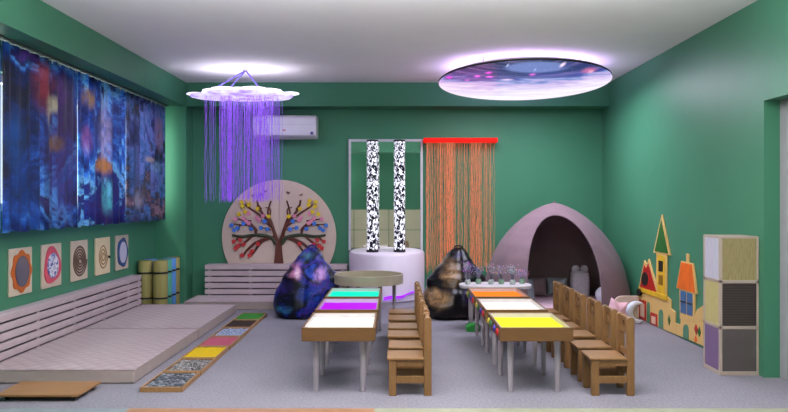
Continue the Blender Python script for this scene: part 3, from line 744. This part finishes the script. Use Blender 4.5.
light_table(LXT, YT[2], P_cyan, 'wooden light table with a turquoise glowing top, back of the left row')
light_table(RXT, YT[0], P_yellow, 'wooden light table with a yellow glowing top, front of the right row')
light_table(RXT, YT[1], P_white2, 'wooden light table with a white glowing top, middle of the right row')
light_table(RXT, YT[2], P_orange, 'wooden light table with an orange glowing top, back of the right row')

# ================================================================== CHAIRS (face -x, backrest at +x)
CW, CD = .165, .285
def ring_plate(m, y0, y1, z0, z1, cy, cz, r, x0, x1, n=24):
    ang = sorted(set([2*PI*i/n for i in range(n)]+[math.atan2(z-cz, y-cy) % (2*PI) for z in (z0, z1) for y in (y0, y1)]))
    inn, out = [], []
    for a in ang:
        dy, dz = math.cos(a), math.sin(a); tt = min(((y1-cy)/dy if dy > 1e-9 else (y0-cy)/dy if dy < -1e-9 else 9), ((z1-cz)/dz if dz > 1e-9 else (z0-cz)/dz if dz < -1e-9 else 9))
        inn.append((cy+r*dy/YK, cz+r*dz)); out.append((cy+tt*dy, cz+tt*dz))
    k = len(ang); L = []
    for (pts, x) in ((inn, x0), (out, x0), (out, x1), (inn, x1)): L.append([m.bm.verts.new((x, p[0]*YK, p[1])) for p in pts])
    for A, Bq in ((0, 1), (1, 2), (2, 3), (3, 0)):
        for i in range(k): m.bm.faces.new((L[A][i], L[A][(i+1) % k], L[Bq][(i+1) % k], L[Bq][i]))
def chair_proto():
    o = thing('child_chair', '-', 'chair', (0, 0, 0)); o['_local'] = 1
    for y in (0, CW-.026):
        bx(0, .05, y, y+.026, 0, .236).build('leg', M_chair, o, bevel=.003)
        pts = [(CD-.05, 0), (CD, 0), (CD, .50)]+[(CD-.025+.025*math.cos(PI*i/10), .50+.022*math.sin(PI*i/10)) for i in range(1, 10)]+[(CD-.05, .50)]
        MB().prism(pts, y, y+.026, 'y').build('back_post', M_chair, o, bevel=.003)
        bx(.05, CD-.05, y+.004, y+.022, .082, .128).build('stretcher', M_chair, o, bevel=.002)
        bx(.05, CD-.05, y+.004, y+.022, .196, .236).build('apron', M_chair, o, bevel=.002)
    bx(.012, .03, .026, CW-.026, .19, .236).build('apron', M_chair, o, bevel=.002)
    bx(CD-.034, CD-.016, .026, CW-.026, .13, .19).build('stretcher', M_chair, o, bevel=.002)
    bx(-.012, CD-.05, -.004, CW+.004, .236, .254).build('seat', M_chair, o, bevel=.005)
    m = MB(); ring_plate(m, .026, CW-.026, .405, .515, CW/2, .462, .024, CD-.036, CD-.014)
    m.build('back_rail', M_chair, o, bevel=.002)
    bx(CD-.034, CD-.016, .026, CW-.026, .255, .295).build('back_rail', M_chair, o, bevel=.002)
    return o
ordn = ['nearest the camera', 'second from the camera', 'third from the camera', 'fourth from the camera', 'fifth from the camera', 'farthest from the camera']
proto = chair_proto(); first = True
for side, x0, ys in (('left', -.045, (3.207, 3.443, 3.725, 3.965, 4.245, 4.495)), ('right', 1.307, (3.207, 3.452, 3.735, 3.99, 4.26, 4.53))):
    for i, y in enumerate(ys):
        ch = proto if first else copy_tree(proto); first = False
        ch.location = (x0+(random.uniform(-.008, .008) if i else 0), (y-.012)*YK, 0); ch.rotation_euler = (0, 0, 0)
        where = 'beside the left light tables' if side == 'left' else 'right of the right light tables'
        ch['label'] = 'small wooden chair %s, %s' % (where, ordn[i]); ch['group'] = 'wooden child chairs'

# ================================================================== ROUND TABLE AT THE BACK
rtx, rty, rr = -.277, 4.955, .355
o = thing('round_light_table', 'round pale table with a high rim and green glow inside, before the podium', 'table', (rtx, rty, 0))
M_rim = plain('pale_birch', S(164, 150, 134), .5, .3, .04, 10)
MB().lathe([(rr-.018, .47), (rr-.018, .545), (rr-.014, .549), (rr-.004, .549), (rr, .545), (rr, .452), (rr-.018, .452)], (rtx, rty, 0), 64).build('rim', M_rim, o)
MB().cyl((rtx, rty, 0), rr-.017, .455, .462, 64).build('base_board', M_rim, o)
MB().cyl((rtx, rty, 0), rr-.03, .4625, .470, 64).build('glowing_panel', glow('soft_green_panel', S(150, 214, 120), .16, S(150, 150, 120)), o)
for k in range(4):
    a = math.radians(-65+90*k); MB().lathe([(0, 0), (.0145, 0), (.022, .45), (.022, .456), (0, .456)], (rtx+.29*math.cos(a), rty+.29*math.sin(a)/YK, 0), 18).build('leg', M_legs, o)

# ================================================================== WHITE NARROW TABLE WITH FIBRE-OPTIC FLOWER LAMPS
o = thing('narrow_table', 'narrow white oval table behind the orange light table, carrying sparkling lamps', 'table', (1.03, 4.97, 0))
pts = []
for i in range(48):
    a = 2*PI*i/48; ca, sa = math.cos(a), math.sin(a); pts.append((1.03+.372*math.copysign(abs(ca)**.7, ca), 4.97+.14*math.copysign(abs(sa)**.7, sa)))
MB().prism(pts, .405, .438).build('table_top', M_white, o, bevel=.008)
for x in (.78, 1.28):
    for y in (4.91, 5.03): MB().lathe([(0, 0), (.014, 0), (.02, .406), (0, .406)], (x, y, 0), 16).build('leg', M_legs, o)
M_vase = plain('pale_green_glass', S(126, 160, 136), .12, .6, .1, 20)
SPK = [(S(214, 120, 226), S(120, 110, 210)), (S(196, 170, 214), S(96, 140, 190)), (S(226, 150, 200), S(150, 190, 160)), (S(150, 140, 220), S(226, 190, 150)), (S(220, 200, 230), S(130, 200, 190)), (S(236, 150, 180), S(130, 120, 220))]
lampx = [(.745, 'at the left end of the narrow white table'), (.862, 'second from the left on the narrow white table'), (.985, 'third from the left on the narrow white table'), (1.095, 'fourth from the left on the narrow white table'), (1.205, 'fifth from the left on the narrow white table'), (1.318, 'at the right end of the narrow white table')]
M_fil = plain('clear_filament', S(110, 104, 122), .3, .5)
rnd = random.Random(21)
for i, (x, wh) in enumerate(lampx):
    y = 4.97+rnd.uniform(-.03, .03); H = (.20, .15, .18, .155, .165, .11)[i]
    o = thing('fibre_optic_lamp', 'sparkling fibre lamp '+wh, 'lamp', (x, y, .438), 'sparkling fibre lamps')
    MB().lathe([(0, 0), (.024, 0), (.030, .012), (.030, .036), (.022, .050), (.016, .050), (0, .046)], (x, y, .438), 20).build('pot', M_vase if i % 2 else plain('white_pot', S(176, 184, 182), .3, .4), o)
    m = MB(); tp_ = MB(); tq = MB()
    for k in range(54):
        a = rnd.uniform(0, 2*PI); sp = rnd.uniform(.01, .075); h = H*rnd.uniform(.45, 1.0)
        p0 = Vector((x+.008*math.cos(a), y+.008*math.sin(a), .485)); p2 = Vector((x+sp*math.cos(a), y+sp*math.sin(a), .438+.035+h)); p1 = Vector((x+.35*sp*math.cos(a), y+.35*sp*math.sin(a), .455+h*.8))
        P3 = [p0*(1-t_)**2+p1*2*t_*(1-t_)+p2*t_*t_ for t_ in (0, .33, .66, 1)]
        m.tube(P3, .0008, 3, cap=False)
        (tp_ if k % 2 else tq).ico(p2, .0042)
        if k % 3 == 0: (tq if k % 2 else tp_).ico(P3[2], .0034)
    stuff(m.build('fibre_spray', M_fil, o)); g1, g2 = SPK[i]
    stuff(tp_.build('light_points', glow('lilac_points', g1, .8), o)); stuff(tq.build('light_points', glow('cool_points', g2, .75), o))
# green block on the floor under the tables
m = MB(); m.prism([(.705, 0), (.835, 0), (.835, .072), (.745, .072), (.705, .045)], 4.76, 4.86, 'y')
tag(m.build('toy_block', plain('green_block', S(52, 150, 66), .5, .3), None, bevel=.008), 'small green block on the floor by the dark bean bag', 'toy block')

# ================================================================== BEAN BAGS
def beanbag(name, lab, c, prof, apex, mat, crease, lobes, seed, squash=.62, lump=None, seamdir=0.0):
    o = thing(name, lab, 'bean bag', (c[0], c[1], 0), 'bean bags on the floor')
    zs = [p[0] for p in prof]; H = zs[-1]; nz, na = 46, 64; R = []
    def pr(z):
        for (a, ra), (b, rb) in zip(prof, prof[1:]):
            if z <= b:
                t_ = (z-a)/(b-a); t_ = t_*t_*(3-2*t_) if a > 0 else math.sin(t_*PI/2); return ra+(rb-ra)*t_
        return prof[-1][1]
    rnd = random.Random(seed); ph = [rnd.uniform(0, 6.28) for _ in range(6)]
    for j in range(nz+1):
        z = H*j/nz; r = pr(z); row = []; u = z/H
        ox, oy = apex[0]*u**1.3, apex[1]*u**1.5
        for k in range(na):
            a = 2*PI*k/na
            q = r*(1+.035*math.sin(3*a+ph[0]+z*5)+.02*math.sin(5*a+ph[1]-z*9)+.012*math.sin(9*a+ph[2]+z*14))
            for (ca, cz, wa, wz, amp) in lobes:
                da = (a-ca+PI) % (2*PI)-PI
                q += amp*math.exp(-(da/wa)**2-((z-cz)/wz)**2)
            for (ca, wa, dep) in crease:
                da = (a-ca+PI) % (2*PI)-PI; q -= dep*math.exp(-(da/wa)**2)*min(1, r*4)
            row.append((c[0]+ox+q*math.cos(a), c[1]+oy+q*squash*math.sin(a), z+(.0 if j == 0 else .006*math.sin(4*a+z*8))))
        R.append(row)
    m = MB(); m.rows(R, closed=True, capends=True); o2 = m.build('bag_body', mat, o, ang=180, sub=1)
    # seam piping running up the front and the handle loop on top
    for ca, _, _ in crease[:2]:
        k = round(ca/(2*PI)*na) % na
        MB().tube([(p[0], p[1]-.002, p[2]) for p in [row[k] for row in R][1:-1]], .0035, 6).build('seam_piping', mat, o)
    tx, ty = c[0]+apex[0], c[1]+apex[1]
    MB().tube([(tx-.045, ty, H-.012), (tx-.04, ty, H+.014), (tx, ty, H+.024), (tx+.04, ty, H+.014), (tx+.045, ty, H-.012)], .010, 8, flat=(1, 1.6)).build('handle_loop', mat, o)
    return o
def bagmat(name, stops, spots, scale, rough, off):
    t = NT(name); v = t.coord(scale=(1, 1/YK, 1), loc=off); f = t.noise(v, scale, 8, .6, .7); col = t.ramp(f, stops)
    x, y, z = t.sep(t.coord()); g = t.noise(v, 7, 6, .65, .8)
    for cx, cz, rx, rz, c, k in spots:
        m_ = t.math('MULTIPLY', t.spot((t.math('ADD', x, t.math('MULTIPLY', t.math('SUBTRACT', g, .5), .22)), t.math('ADD', z, t.math('MULTIPLY', t.math('SUBTRACT', f, .5), .25))), cx, cz, rx, rz, .85), k)
        col = t.mix(t.math('MULTIPLY', m_, t.ramp(g, [(.36, (.15, .15, .15, 1)), (.56, (1, 1, 1, 1))])), col, c)
    st_ = t.voronoi(v, 42); mk = t.ramp(st_, [(.05, (1, 1, 1, 1)), (.11, (0, 0, 0, 1))])
    return t.fin(t.mix(t.math('MULTIPLY', mk, .5), col, (.6, .7, .9, 1)), rough, .28)
M_gblue = bagmat('blue_galaxy_print', [(.38, S(1, 2, 8)), (.48, S(4, 5, 28)), (.535, S(22, 40, 140)), (.57, S(64, 30, 130)), (.60, S(4, 4, 26)), (.66, S(30, 70, 180)), (.72, S(4, 4, 24))],
    [(-.09, .52, .12, .15, S(232, 150, 190), .95), (-.06, .50, .05, .09, S(250, 220, 230), .9), (.20, .50, .10, .10, S(210, 160, 220), .9), (.02, .68, .12, .07, S(80, 150, 190), .7), (-.2, .10, .14, .06, S(70, 160, 210), .8), (.1, .25, .2, .12, S(28, 70, 180), .7), (-.2, .33, .13, .10, S(60, 30, 130), .7)], 3.0, .42, (3.3, 1.2, .4))
M_gdark = bagmat('bronze_galaxy_print', [(.40, S(5, 4, 8)), (.52, S(14, 11, 14)), (.60, S(44, 34, 28)), (.70, S(12, 8, 22))],
    [(-.06, .50, .16, .20, S(160, 124, 86), .95), (-.20, .22, .20, .12, S(176, 136, 92), .95), (.16, .24, .13, .12, S(40, 28, 70), .8), (.06, .70, .05, .05, S(70, 64, 110), .6)], 2.0, .3, (1.1, 7.2, 2.4))
beanbag('bean_bag', 'blue and purple galaxy print bean bag left of the turquoise light table', (-1.03, 5.43), [(0, .24), (.03, .325), (.13, .350), (.27, .345), (.42, .285), (.55, .215), (.66, .15), (.72, .105), (.755, .07), (.768, .02)], (.075, .06), M_gblue,
        [(PI*1.5, .10, .03), (PI*.5, .10, .03)], [(-.25, .43, .38, .13, .115), (PI*1.2, .5, .3, .1, .03), (PI, .2, .6, .12, .02)], 3)
beanbag('bean_bag', 'black and bronze galaxy print bean bag in front of the orange strings', (.665, 5.40), [(0, .26), (.03, .345), (.14, .365), (.26, .345), (.345, .30), (.42, .30), (.52, .245), (.62, .17), (.70, .12), (.745, .08), (.765, .02)], (.055, .10), M_gdark,
        [(PI*1.53, .10, .028), (PI*.5, .1, .03)], [(PI*1.2, .17, .5, .11, .05), (PI*1.75, .16, .4, .11, .05), (PI*1.1, .40, .4, .12, .05), (0, .38, .4, .16, .03)], 8)

# ================================================================== TENT AND CUSHIONS
TCX, TCY, RXT_, RYT = 1.890, 5.715, .845, .545
TP = [(0, .985), (.1, .98), (.2, .968), (.35, .942), (.5, .902), (.65, .842), (.8, .752), (.92, .652), (1.02, .545), (1.11, .425), (1.18, .305), (1.235, .18), (1.27, .065), (1.280, .0)]
def tprof(z):
    for (a, ra), (b, rb) in zip(TP, TP[1:]):
        if z <= b: return ra+(rb-ra)*(z-a)/(b-a)
    return 0
def sup(a, n): ca, sa = math.cos(a), math.sin(a); return (abs(ca)**n+abs(sa)**n)**(-1/n)
OPC, OPW, OPT, OPB = 1.835, .405, 1.135, .03
def opw(z):
    if z >= OPT: return 0
    u = max(0, (z-.28)/(OPT-.28)); return OPW*(1-u**2.3)**.5 if u > 0 else OPW
zrows = sorted(set([i*1.28/64 for i in range(65)]+[OPT-.002, OPT-.01, OPT-.025]))
def trow(z, k=0.0, full=False, na=128):
    s = tprof(z); n = 3.1-1.1*min(1, (z/1.28)**2); rx, ry = max(1e-4, RXT_*s-k), max(1e-4, RYT*s-k)
    pts = []
    wv = 0 if full else opw(z)
    fa = lambda a: (TCX+rx*math.cos(a)*sup(a, n), TCY+ry*math.sin(a)*sup(a, n))
    def solve(xt):      # angle on the front arc (PI..2PI) whose x is xt
        lo, hi = PI, 2*PI
        for _ in range(40):
            mid = (lo+hi)/2
            if fa(mid)[0] < xt: lo = mid
            else: hi = mid
        return (lo+hi)/2
    xo = TCX+(OPC-TCX)*1.0
    if xo+wv > TCX+rx*.98: wv = rx*.9
    a0 = solve(xo+wv); a1 = solve(xo-wv)+2*PI
    for i in range(na+1):
        a = a0+(a1-a0)*i/na; x, y = fa(a); pts.append((min(x, RX-.012), min(y, YB-.02), z))
    return pts
tent = thing('play_tent', 'dusty mauve dome play tent with a dark arched opening in the corner', 'tent', (TCX, TCY, 0))
t = NT('mauve_tent_cloth'); v = t.coord(); f = t.noise(v, 3, 4); g = t.noise(v, 220, 2); t.bump(t.math('ADD', t.math('MULTIPLY', t.noise(v, 5, 3), 1.0), t.math('MULTIPLY', g, .1)), .25, .02)
M_tent = t.fin(t.ramp(f, [(.3, S(114, 92, 101)), (.7, S(127, 104, 112))]), .8, .2, sheen=.1)
M_lin = plain('dark_tent_lining', S(116, 98, 98), .9, .1, .06, 5)
MB().rows([trow(z) for z in zrows], closed=False).build('tent_shell', M_tent, tent, ang=180, merge=.0008)
MB().rows([trow(z, .012) for z in zrows[:-3]], closed=False).build('tent_lining', M_lin, tent, ang=180, merge=.0008)
edge = [trow(z)[-1] for z in zrows if z < OPT-.0005]+[trow(z)[0] for z in zrows[::-1] if z < OPT-.0005]
MB().tube([(p[0], p[1]-.002, p[2]) for p in edge], .009, 8).build('opening_piping', M_tent, tent)
MB().ball((TCX, TCY, 1.283), .016, 1, 1, .8, 12).build('top_knob', M_tent, tent)
M_pink = plain('pink_mat', S(232, 196, 214), .8, .2, .05, 9, .2, .01)
M_bgrey = plain('blue_grey_cushion', S(136, 144, 154), .85, .2, .08, 12, .2, .006)
M_grey = plain('grey_plush', S(172, 166, 174), .9, .2, .08, 30, .4, .006)
m = MB(); m.prism([(TCX+.70*math.cos(a)*sup(a, 3.4), TCY-.01+.44*math.sin(a)*sup(a, 3.4)) for a in [2*PI*i/60 for i in range(60)]], .004, .11)
tag(m.build('floor_cushion', M_pink, None, bevel=.03, seg=4), 'pink padded mat covering the floor inside the tent', 'mat')
def cushion(name, lab, cat, c, sx, sy, sz, mat, rz=0, p=.55, tilt=0, grp=None):
    m = MB(); n = 20; T = Matrix.Translation(c) @ Matrix.Rotation(rz, 4, 'Z') @ Matrix.Rotation(tilt, 4, 'X')
    for s in (-1, 1):
        R = []
        for j in range(n+1):
            row = []
            for i in range(n+1):
                u, v_ = -1+2*i/n, -1+2*j/n
                th = ((1-abs(u)**2.5)*(1-abs(v_)**2.5))**p if abs(u) < 1 and abs(v_) < 1 else 0
                k = 1-.06*(1-abs(u*v_))*0
                row.append(T @ Vector((u*sx*(1-.07*(1-v_*v_)*abs(u)**3), s*sy*th, v_*sz*(1-.07*(1-u*u)*abs(v_)**3))))
            R.append(row)
        m.rows(R, closed=False)
    return tag(m.build(name, mat, None, merge=.0005, ang=180), lab, cat, grp)
cushion('cushion', 'blue-grey cushion at the left edge of the tent opening', 'cushion', (1.50, 5.62, .245), .15, .06, .14, M_bgrey, .4, tilt=-.2)
cushion('cushion', 'low taupe cushion in the tent beside the blue-grey one', 'cushion', (1.73, 5.98, .23), .15, .06, .12, plain('taupe_cushion', S(130, 112, 116), .9, .2), 0, tilt=-.2)
cushion('cushion', 'blue-grey cushion leaning left of the grey bunny cushion', 'cushion', (2.03, 6.03, .225), .13, .055, .115, M_bgrey, -.1, tilt=-.2)
# bunny cushion
bc = thing('bunny_cushion', 'tall grey plush cushion with two rounded ears inside the tent', 'cushion', (2.25, 5.86, .11))
m = MB(); pts = [(2.15, .11), (2.35, .11), (2.355, .30), (2.345, .44), (2.15, .44), (2.142, .30)]
m.prism(pts, 5.80, 5.92, 'y'); m.build('cushion_body', M_grey, bc, bevel=.035, seg=5)
for x in (2.198, 2.302): MB().ball((x, 5.86, .465), .05, 1, .6, 1, 18).build('ear', M_grey, bc)
m = MB(); m.ball((2.42, 5.60, .205), .095, .95, .8, 1, 24)
t = NT('grey_pink_white_plush'); v = t.coord(); x, y, z = t.sep(v)
colr = t.ramp(t.math('ADD', t.math('MULTIPLY', x, 4.2), .45), [(0, S(150, 148, 160)), (.36, S(150, 148, 160)), (.4, S(206, 170, 184)), (.62, S(206, 170, 184)), (.66, S(220, 222, 236)), (1, S(220, 222, 236))])
tag(m.build('plush_ball', t.fin(colr, .85, .2), None), 'round grey, pink and white plush ball right of the bunny cushion', 'plush ball')
# beige rounded board, star and moon in front of the tent
zb = [(2.335, 0), (2.595, 0), (2.595, .285)]+[(2.43-.095*math.sin(PI/2*i/10)+.0, .205+.08*math.cos(PI/2*i/10)) for i in range(0, 11)]
m = MB(); m.prism(zb, 5.125, 5.145, 'y')
tag(m.build('rounded_board', plain('beige_panel_board', S(196, 174, 160), .6, .3, .04, 8), None, bevel=.005), 'beige board with one rounded corner standing beside the tent foot', 'board')
st = MB(); n = 10; cxs, czs, ys = 2.300, .150, 5.00
oR = []
for i in range(n):
    a = PI/2+.35+2*PI*i/n; r = .152 if i % 2 == 0 else .094; oR.append((cxs+r*math.cos(a), czs+r*math.sin(a)))
den = []
for i in range(n):
    for k in range(4): den.append((oR[i][0]+(oR[(i+1) % n][0]-oR[i][0])*k/4, oR[i][1]+(oR[(i+1) % n][1]-oR[i][1])*k/4))
rows = []
for u, y in ((.02, -.055), (.4, -.05), (.75, -.033), (.95, -.012), (1, 0), (.95, .012), (.75, .033), (.4, .05), (.02, .055)):
    rows.append([(cxs+(x-cxs)*u, ys+y, czs+(z-czs)*u) for x, z in den])
st.rows(rows, closed=True, capends=True)
tag(st.build('star_cushion', plain('pink_plush', S(224, 176, 190), .9, .2, .04, 20), None, ang=180), 'pink star cushion on the floor before the beige rounded board', 'cushion')
p, rl = [], []
for i in range(25):
    a = math.radians(62+236*i/24); u = i/24; p.append((2.575+.10*math.cos(a), 5.09, .118+.098*math.sin(a))); rl.append(.006+.034*math.sin(PI*u)**.8)
m = MB(); m.tube(p, rl, 14)
tag(m.build('moon_cushion', plain('pale_blue_plush', S(226, 232, 246), .9, .2, .03, 20), None, ang=180), 'pale blue crescent moon cushion leaning beside the pink star', 'cushion')

# ================================================================== CASTLE ON THE RIGHT WALL
cs = thing('castle_wall_decor', 'painted plywood castle with green and orange roofs on the right wall', 'wall decoration', (RX, 4.75, 0))
def cw(cx, cy):
    px, py = cx/2.943+630, cy/2.943+210; Y = 2.692*F/(px-VX); return (Y, max(.004, CH+(VY-py)*Y/F))
def cp(name, pts, d0, d1, mat, lab=None):
    o = MB().prism([cw(*q) for q in pts], RX-d1, RX-d0, 'x').build(name, mat, cs, bevel=.0015, seg=1)
    if lab: o['label'] = lab
    return o
M_cply = wood('castle_plywood', S(222, 182, 112), 'z', .5, .1); M_cy = plain('castle_yellow', S(226, 180, 44), .5, .3); M_cr = plain('castle_red', S(184, 40, 34), .5, .3)
M_cg = plain('castle_green', S(44, 106, 44), .5, .3); M_co = plain('castle_orange', S(238, 112, 36), .5, .3); M_cb = plain('castle_blue', S(64, 106, 150), .5, .3); M_cd = plain('castle_dark', S(44, 34, 30), .6, .3); M_cc = plain('castle_cream', S(226, 190, 160), .5, .3); M_ca = plain('castle_arch_green', S(86, 140, 108), .5, .3)
cp('wall_panel', [(22, 319), (25, 232), (80, 246), (106, 252), (120, 266), (120, 290), (132, 300), (132, 332), (148, 338), (150, 300), (190, 310), (197, 293), (216, 280), (216, 400), (110, 356)], .001, .015, M_cply)
cp('roof_backing', [(24, 240), (42, 147), (48, 160), (55, 144), (85, 248)], .002, .017, M_cply); cp('tower_panel', [(76, 255), (78, 120), (108, 130), (107, 262)], .0015, .0165, M_cply)
cp('roof_backing', [(69, 125), (94, 13), (119, 134)], .003, .019, M_cply); cp('tower_panel', [(147, 320), (145, 230), (190, 244), (189, 330)], .0015, .0165, M_cply); cp('roof_backing', [(137, 230), (151, 150), (186, 158), (197, 248)], .003, .019, M_cply)
cp('spire_post', [(165, 158), (165, 128), (172, 130), (172, 160)], .002, .016, M_cply)
cp('red_roof', [(29, 234), (43, 162), (49, 172), (55, 158), (79, 242)], .017, .023, M_cr); cp('roof_window', [(46+10*math.cos(a), 203+20*math.sin(a)) for a in [2*PI*i/20 for i in range(20)]], .023, .026, M_cd)
cp('green_roof', [(75, 121), (94, 30), (114, 128)], .019, .025, M_cg); cp('orange_roof', [(141, 228), (153, 153), (184, 161), (193, 244)], .019, .025, M_co)
cp('tower_face', [(81, 256), (82, 130), (104, 137), (104, 258)], .0165, .020, M_cy); cp('tower_window', [(86, 180), (86, 148), (99, 151), (98, 182)], .020, .024, M_cd); cp('tower_window', [(86, 219), (86, 190), (98, 193), (98, 222)], .020, .024, plain('castle_mustard', S(150, 110, 30), .5, .3))
cp('yellow_beam', [(28, 238), (28, 226), (112, 252), (112, 268)], .017, .028, M_cy); cp('beam_knob', [(31+6*math.cos(a), 242+11*math.sin(a)) for a in [2*PI*i/16 for i in range(16)]], .017, .04, M_cd)
for q, ci in (([(28, 321), (28, 263), (48, 268), (48, 328)], [(32, 312), (32, 274), (44, 277), (44, 317)]), ([(61, 341), (62, 300), (81, 307), (81, 349)], [(65, 332), (65, 311), (77, 315), (77, 337)])):
    cp('red_window', q, .015, .021, M_cr); cp('window_pane', ci, .021, .024, M_cc)
def archp(x0, x1, yb0, yb1, yt): return [(x0, yb0), (x0, yt+14)]+[((x0+x1)/2-(x1-x0)/2*math.cos(PI*i/8), yt+14-14*math.sin(PI*i/8)) for i in range(1, 8)]+[(x1, yt+16), (x1, yb1)]
cp('arch_door', archp(50, 59, 331, 335, 270), .015, .019, M_ca); cp('arch_door', archp(85, 98, 345, 351, 292), .015, .019, M_ca); cp('arch_door', archp(157, 173, 376, 382, 336), .015, .019, M_ca)
for x0 in (150, 169):
    cp('blue_window', [(x0, 302+(x0-150)*.3), (x0, 236+(x0-150)*.3), (x0+16, 241+(x0-150)*.3), (x0+16, 307+(x0-150)*.3)], .0165, .021, M_cb)
    cp('window_bar', [(x0, 270+(x0-150)*.3), (x0, 266+(x0-150)*.3), (x0+16, 270+(x0-150)*.3), (x0+16, 274+(x0-150)*.3)], .021, .024, M_cd)
cp('leaf', [(190, 350), (195, 335), (201, 352), (196, 368)], .015, .020, M_cr); cp('leaf', [(200, 360), (205, 342), (209, 362), (205, 374)], .015, .020, M_cg); cp('leaf', [(190, 380), (194, 368), (199, 382), (194, 392)], .015, .020, M_co); cp('leaf', [(112, 322), (116, 308), (120, 326), (116, 340)], .015, .020, M_cg)

# ================================================================== SENSORY SHELF TOWER
sx0, sx1, sy0, sy1, sh = 2.413, RX-.004, 3.57, 3.765, 1.035
o = thing('texture_tower', 'tall narrow tower of coloured texture panels by the door opening', 'texture tower', ((sx0+sx1)/2, (sy0+sy1)/2, 0))
M_tf = plain('pale_tower_frame', S(176, 160, 146), .5, .3, .03, 6)
m = MB(); fz = [0, .03, .343, .368, .685, .71, 1.015, sh]
bx(sx0+.006, sx1-.002, sy0+.006, sy1, .004, sh-.004).build('core', M_tf, o)
for z0, z1 in ((0, .03), (.343, .368), (.685, .71), (1.018, sh)): m.box(sx0, sx1, sy0, sy1, z0, z1)
for xa, xb in ((sx0, sx0+.018), (sx1-.018, sx1)):
    for ya, yb in ((sy0, sy0+.018), (sy1-.018, sy1)): m.box(xa, xb, ya, yb, .03, 1.018)
m.build('frame', M_tf, o, bevel=.002)
def ribbed(name, c1, c2, kx, kz, mode):
    t = NT(name); v = t.coord(); x, y, z = t.sep(v); xx = t.math('ADD', x, y)
    if mode == 'wave': f = t.noise(t.comb(t.math('MULTIPLY', xx, kx), 0, t.math('MULTIPLY', z, kz)), 1.0, 3, .5, .6)
    else:
        f = t.math('MULTIPLY', t.math('ABSOLUTE', t.math('SINE', t.math('MULTIPLY', xx, kx))), t.math('ABSOLUTE', t.math('SINE', t.math('MULTIPLY', z, kz))))
    t.bump(f, .4, .004)
    return t.fin(t.ramp(f, [(.3, c1), (.65, c2)]), .75, .2)
fm = [ribbed('grey_grid_fabric', S(86, 80, 78), S(98, 92, 89), 420, 420, 'grid'), ribbed('dark_rib_fabric', S(56, 49, 47), S(76, 67, 63), 420, 160, 'grid'), ribbed('yellow_wavy_fabric', S(138, 124, 80), S(158, 146, 104), 150, 16, 'wave')]
smm = [ribbed('purple_fabric', S(110, 86, 124), S(140, 116, 150), 240, 240, 'grid'), ribbed('pale_yellow_fabric', S(178, 164, 104), S(190, 178, 124), 120, 14, 'wave'), ribbed('lilac_white_fabric', S(178, 176, 194), S(198, 196, 208), 120, 14, 'wave')]
for i, (z0, z1) in enumerate(((.03, .343), (.368, .685), (.71, 1.018))):
    bx(sx0+.018, sx1-.018, sy0+.002, sy0+.012, z0, z1).build('texture_panel', fm[i], o)['label'] = ('grey grid panel', 'dark brown ribbed panel', 'yellow wavy panel')[i]
    bx(sx0+.002, sx0+.012, sy0+.018, sy1-.018, z0, z1).build('texture_panel', smm[i], o)['label'] = ('purple panel', 'pale yellow panel', 'lilac white panel')[i]
for ob in bpy.data.objects:
    if '_local' in ob: del ob['_local']
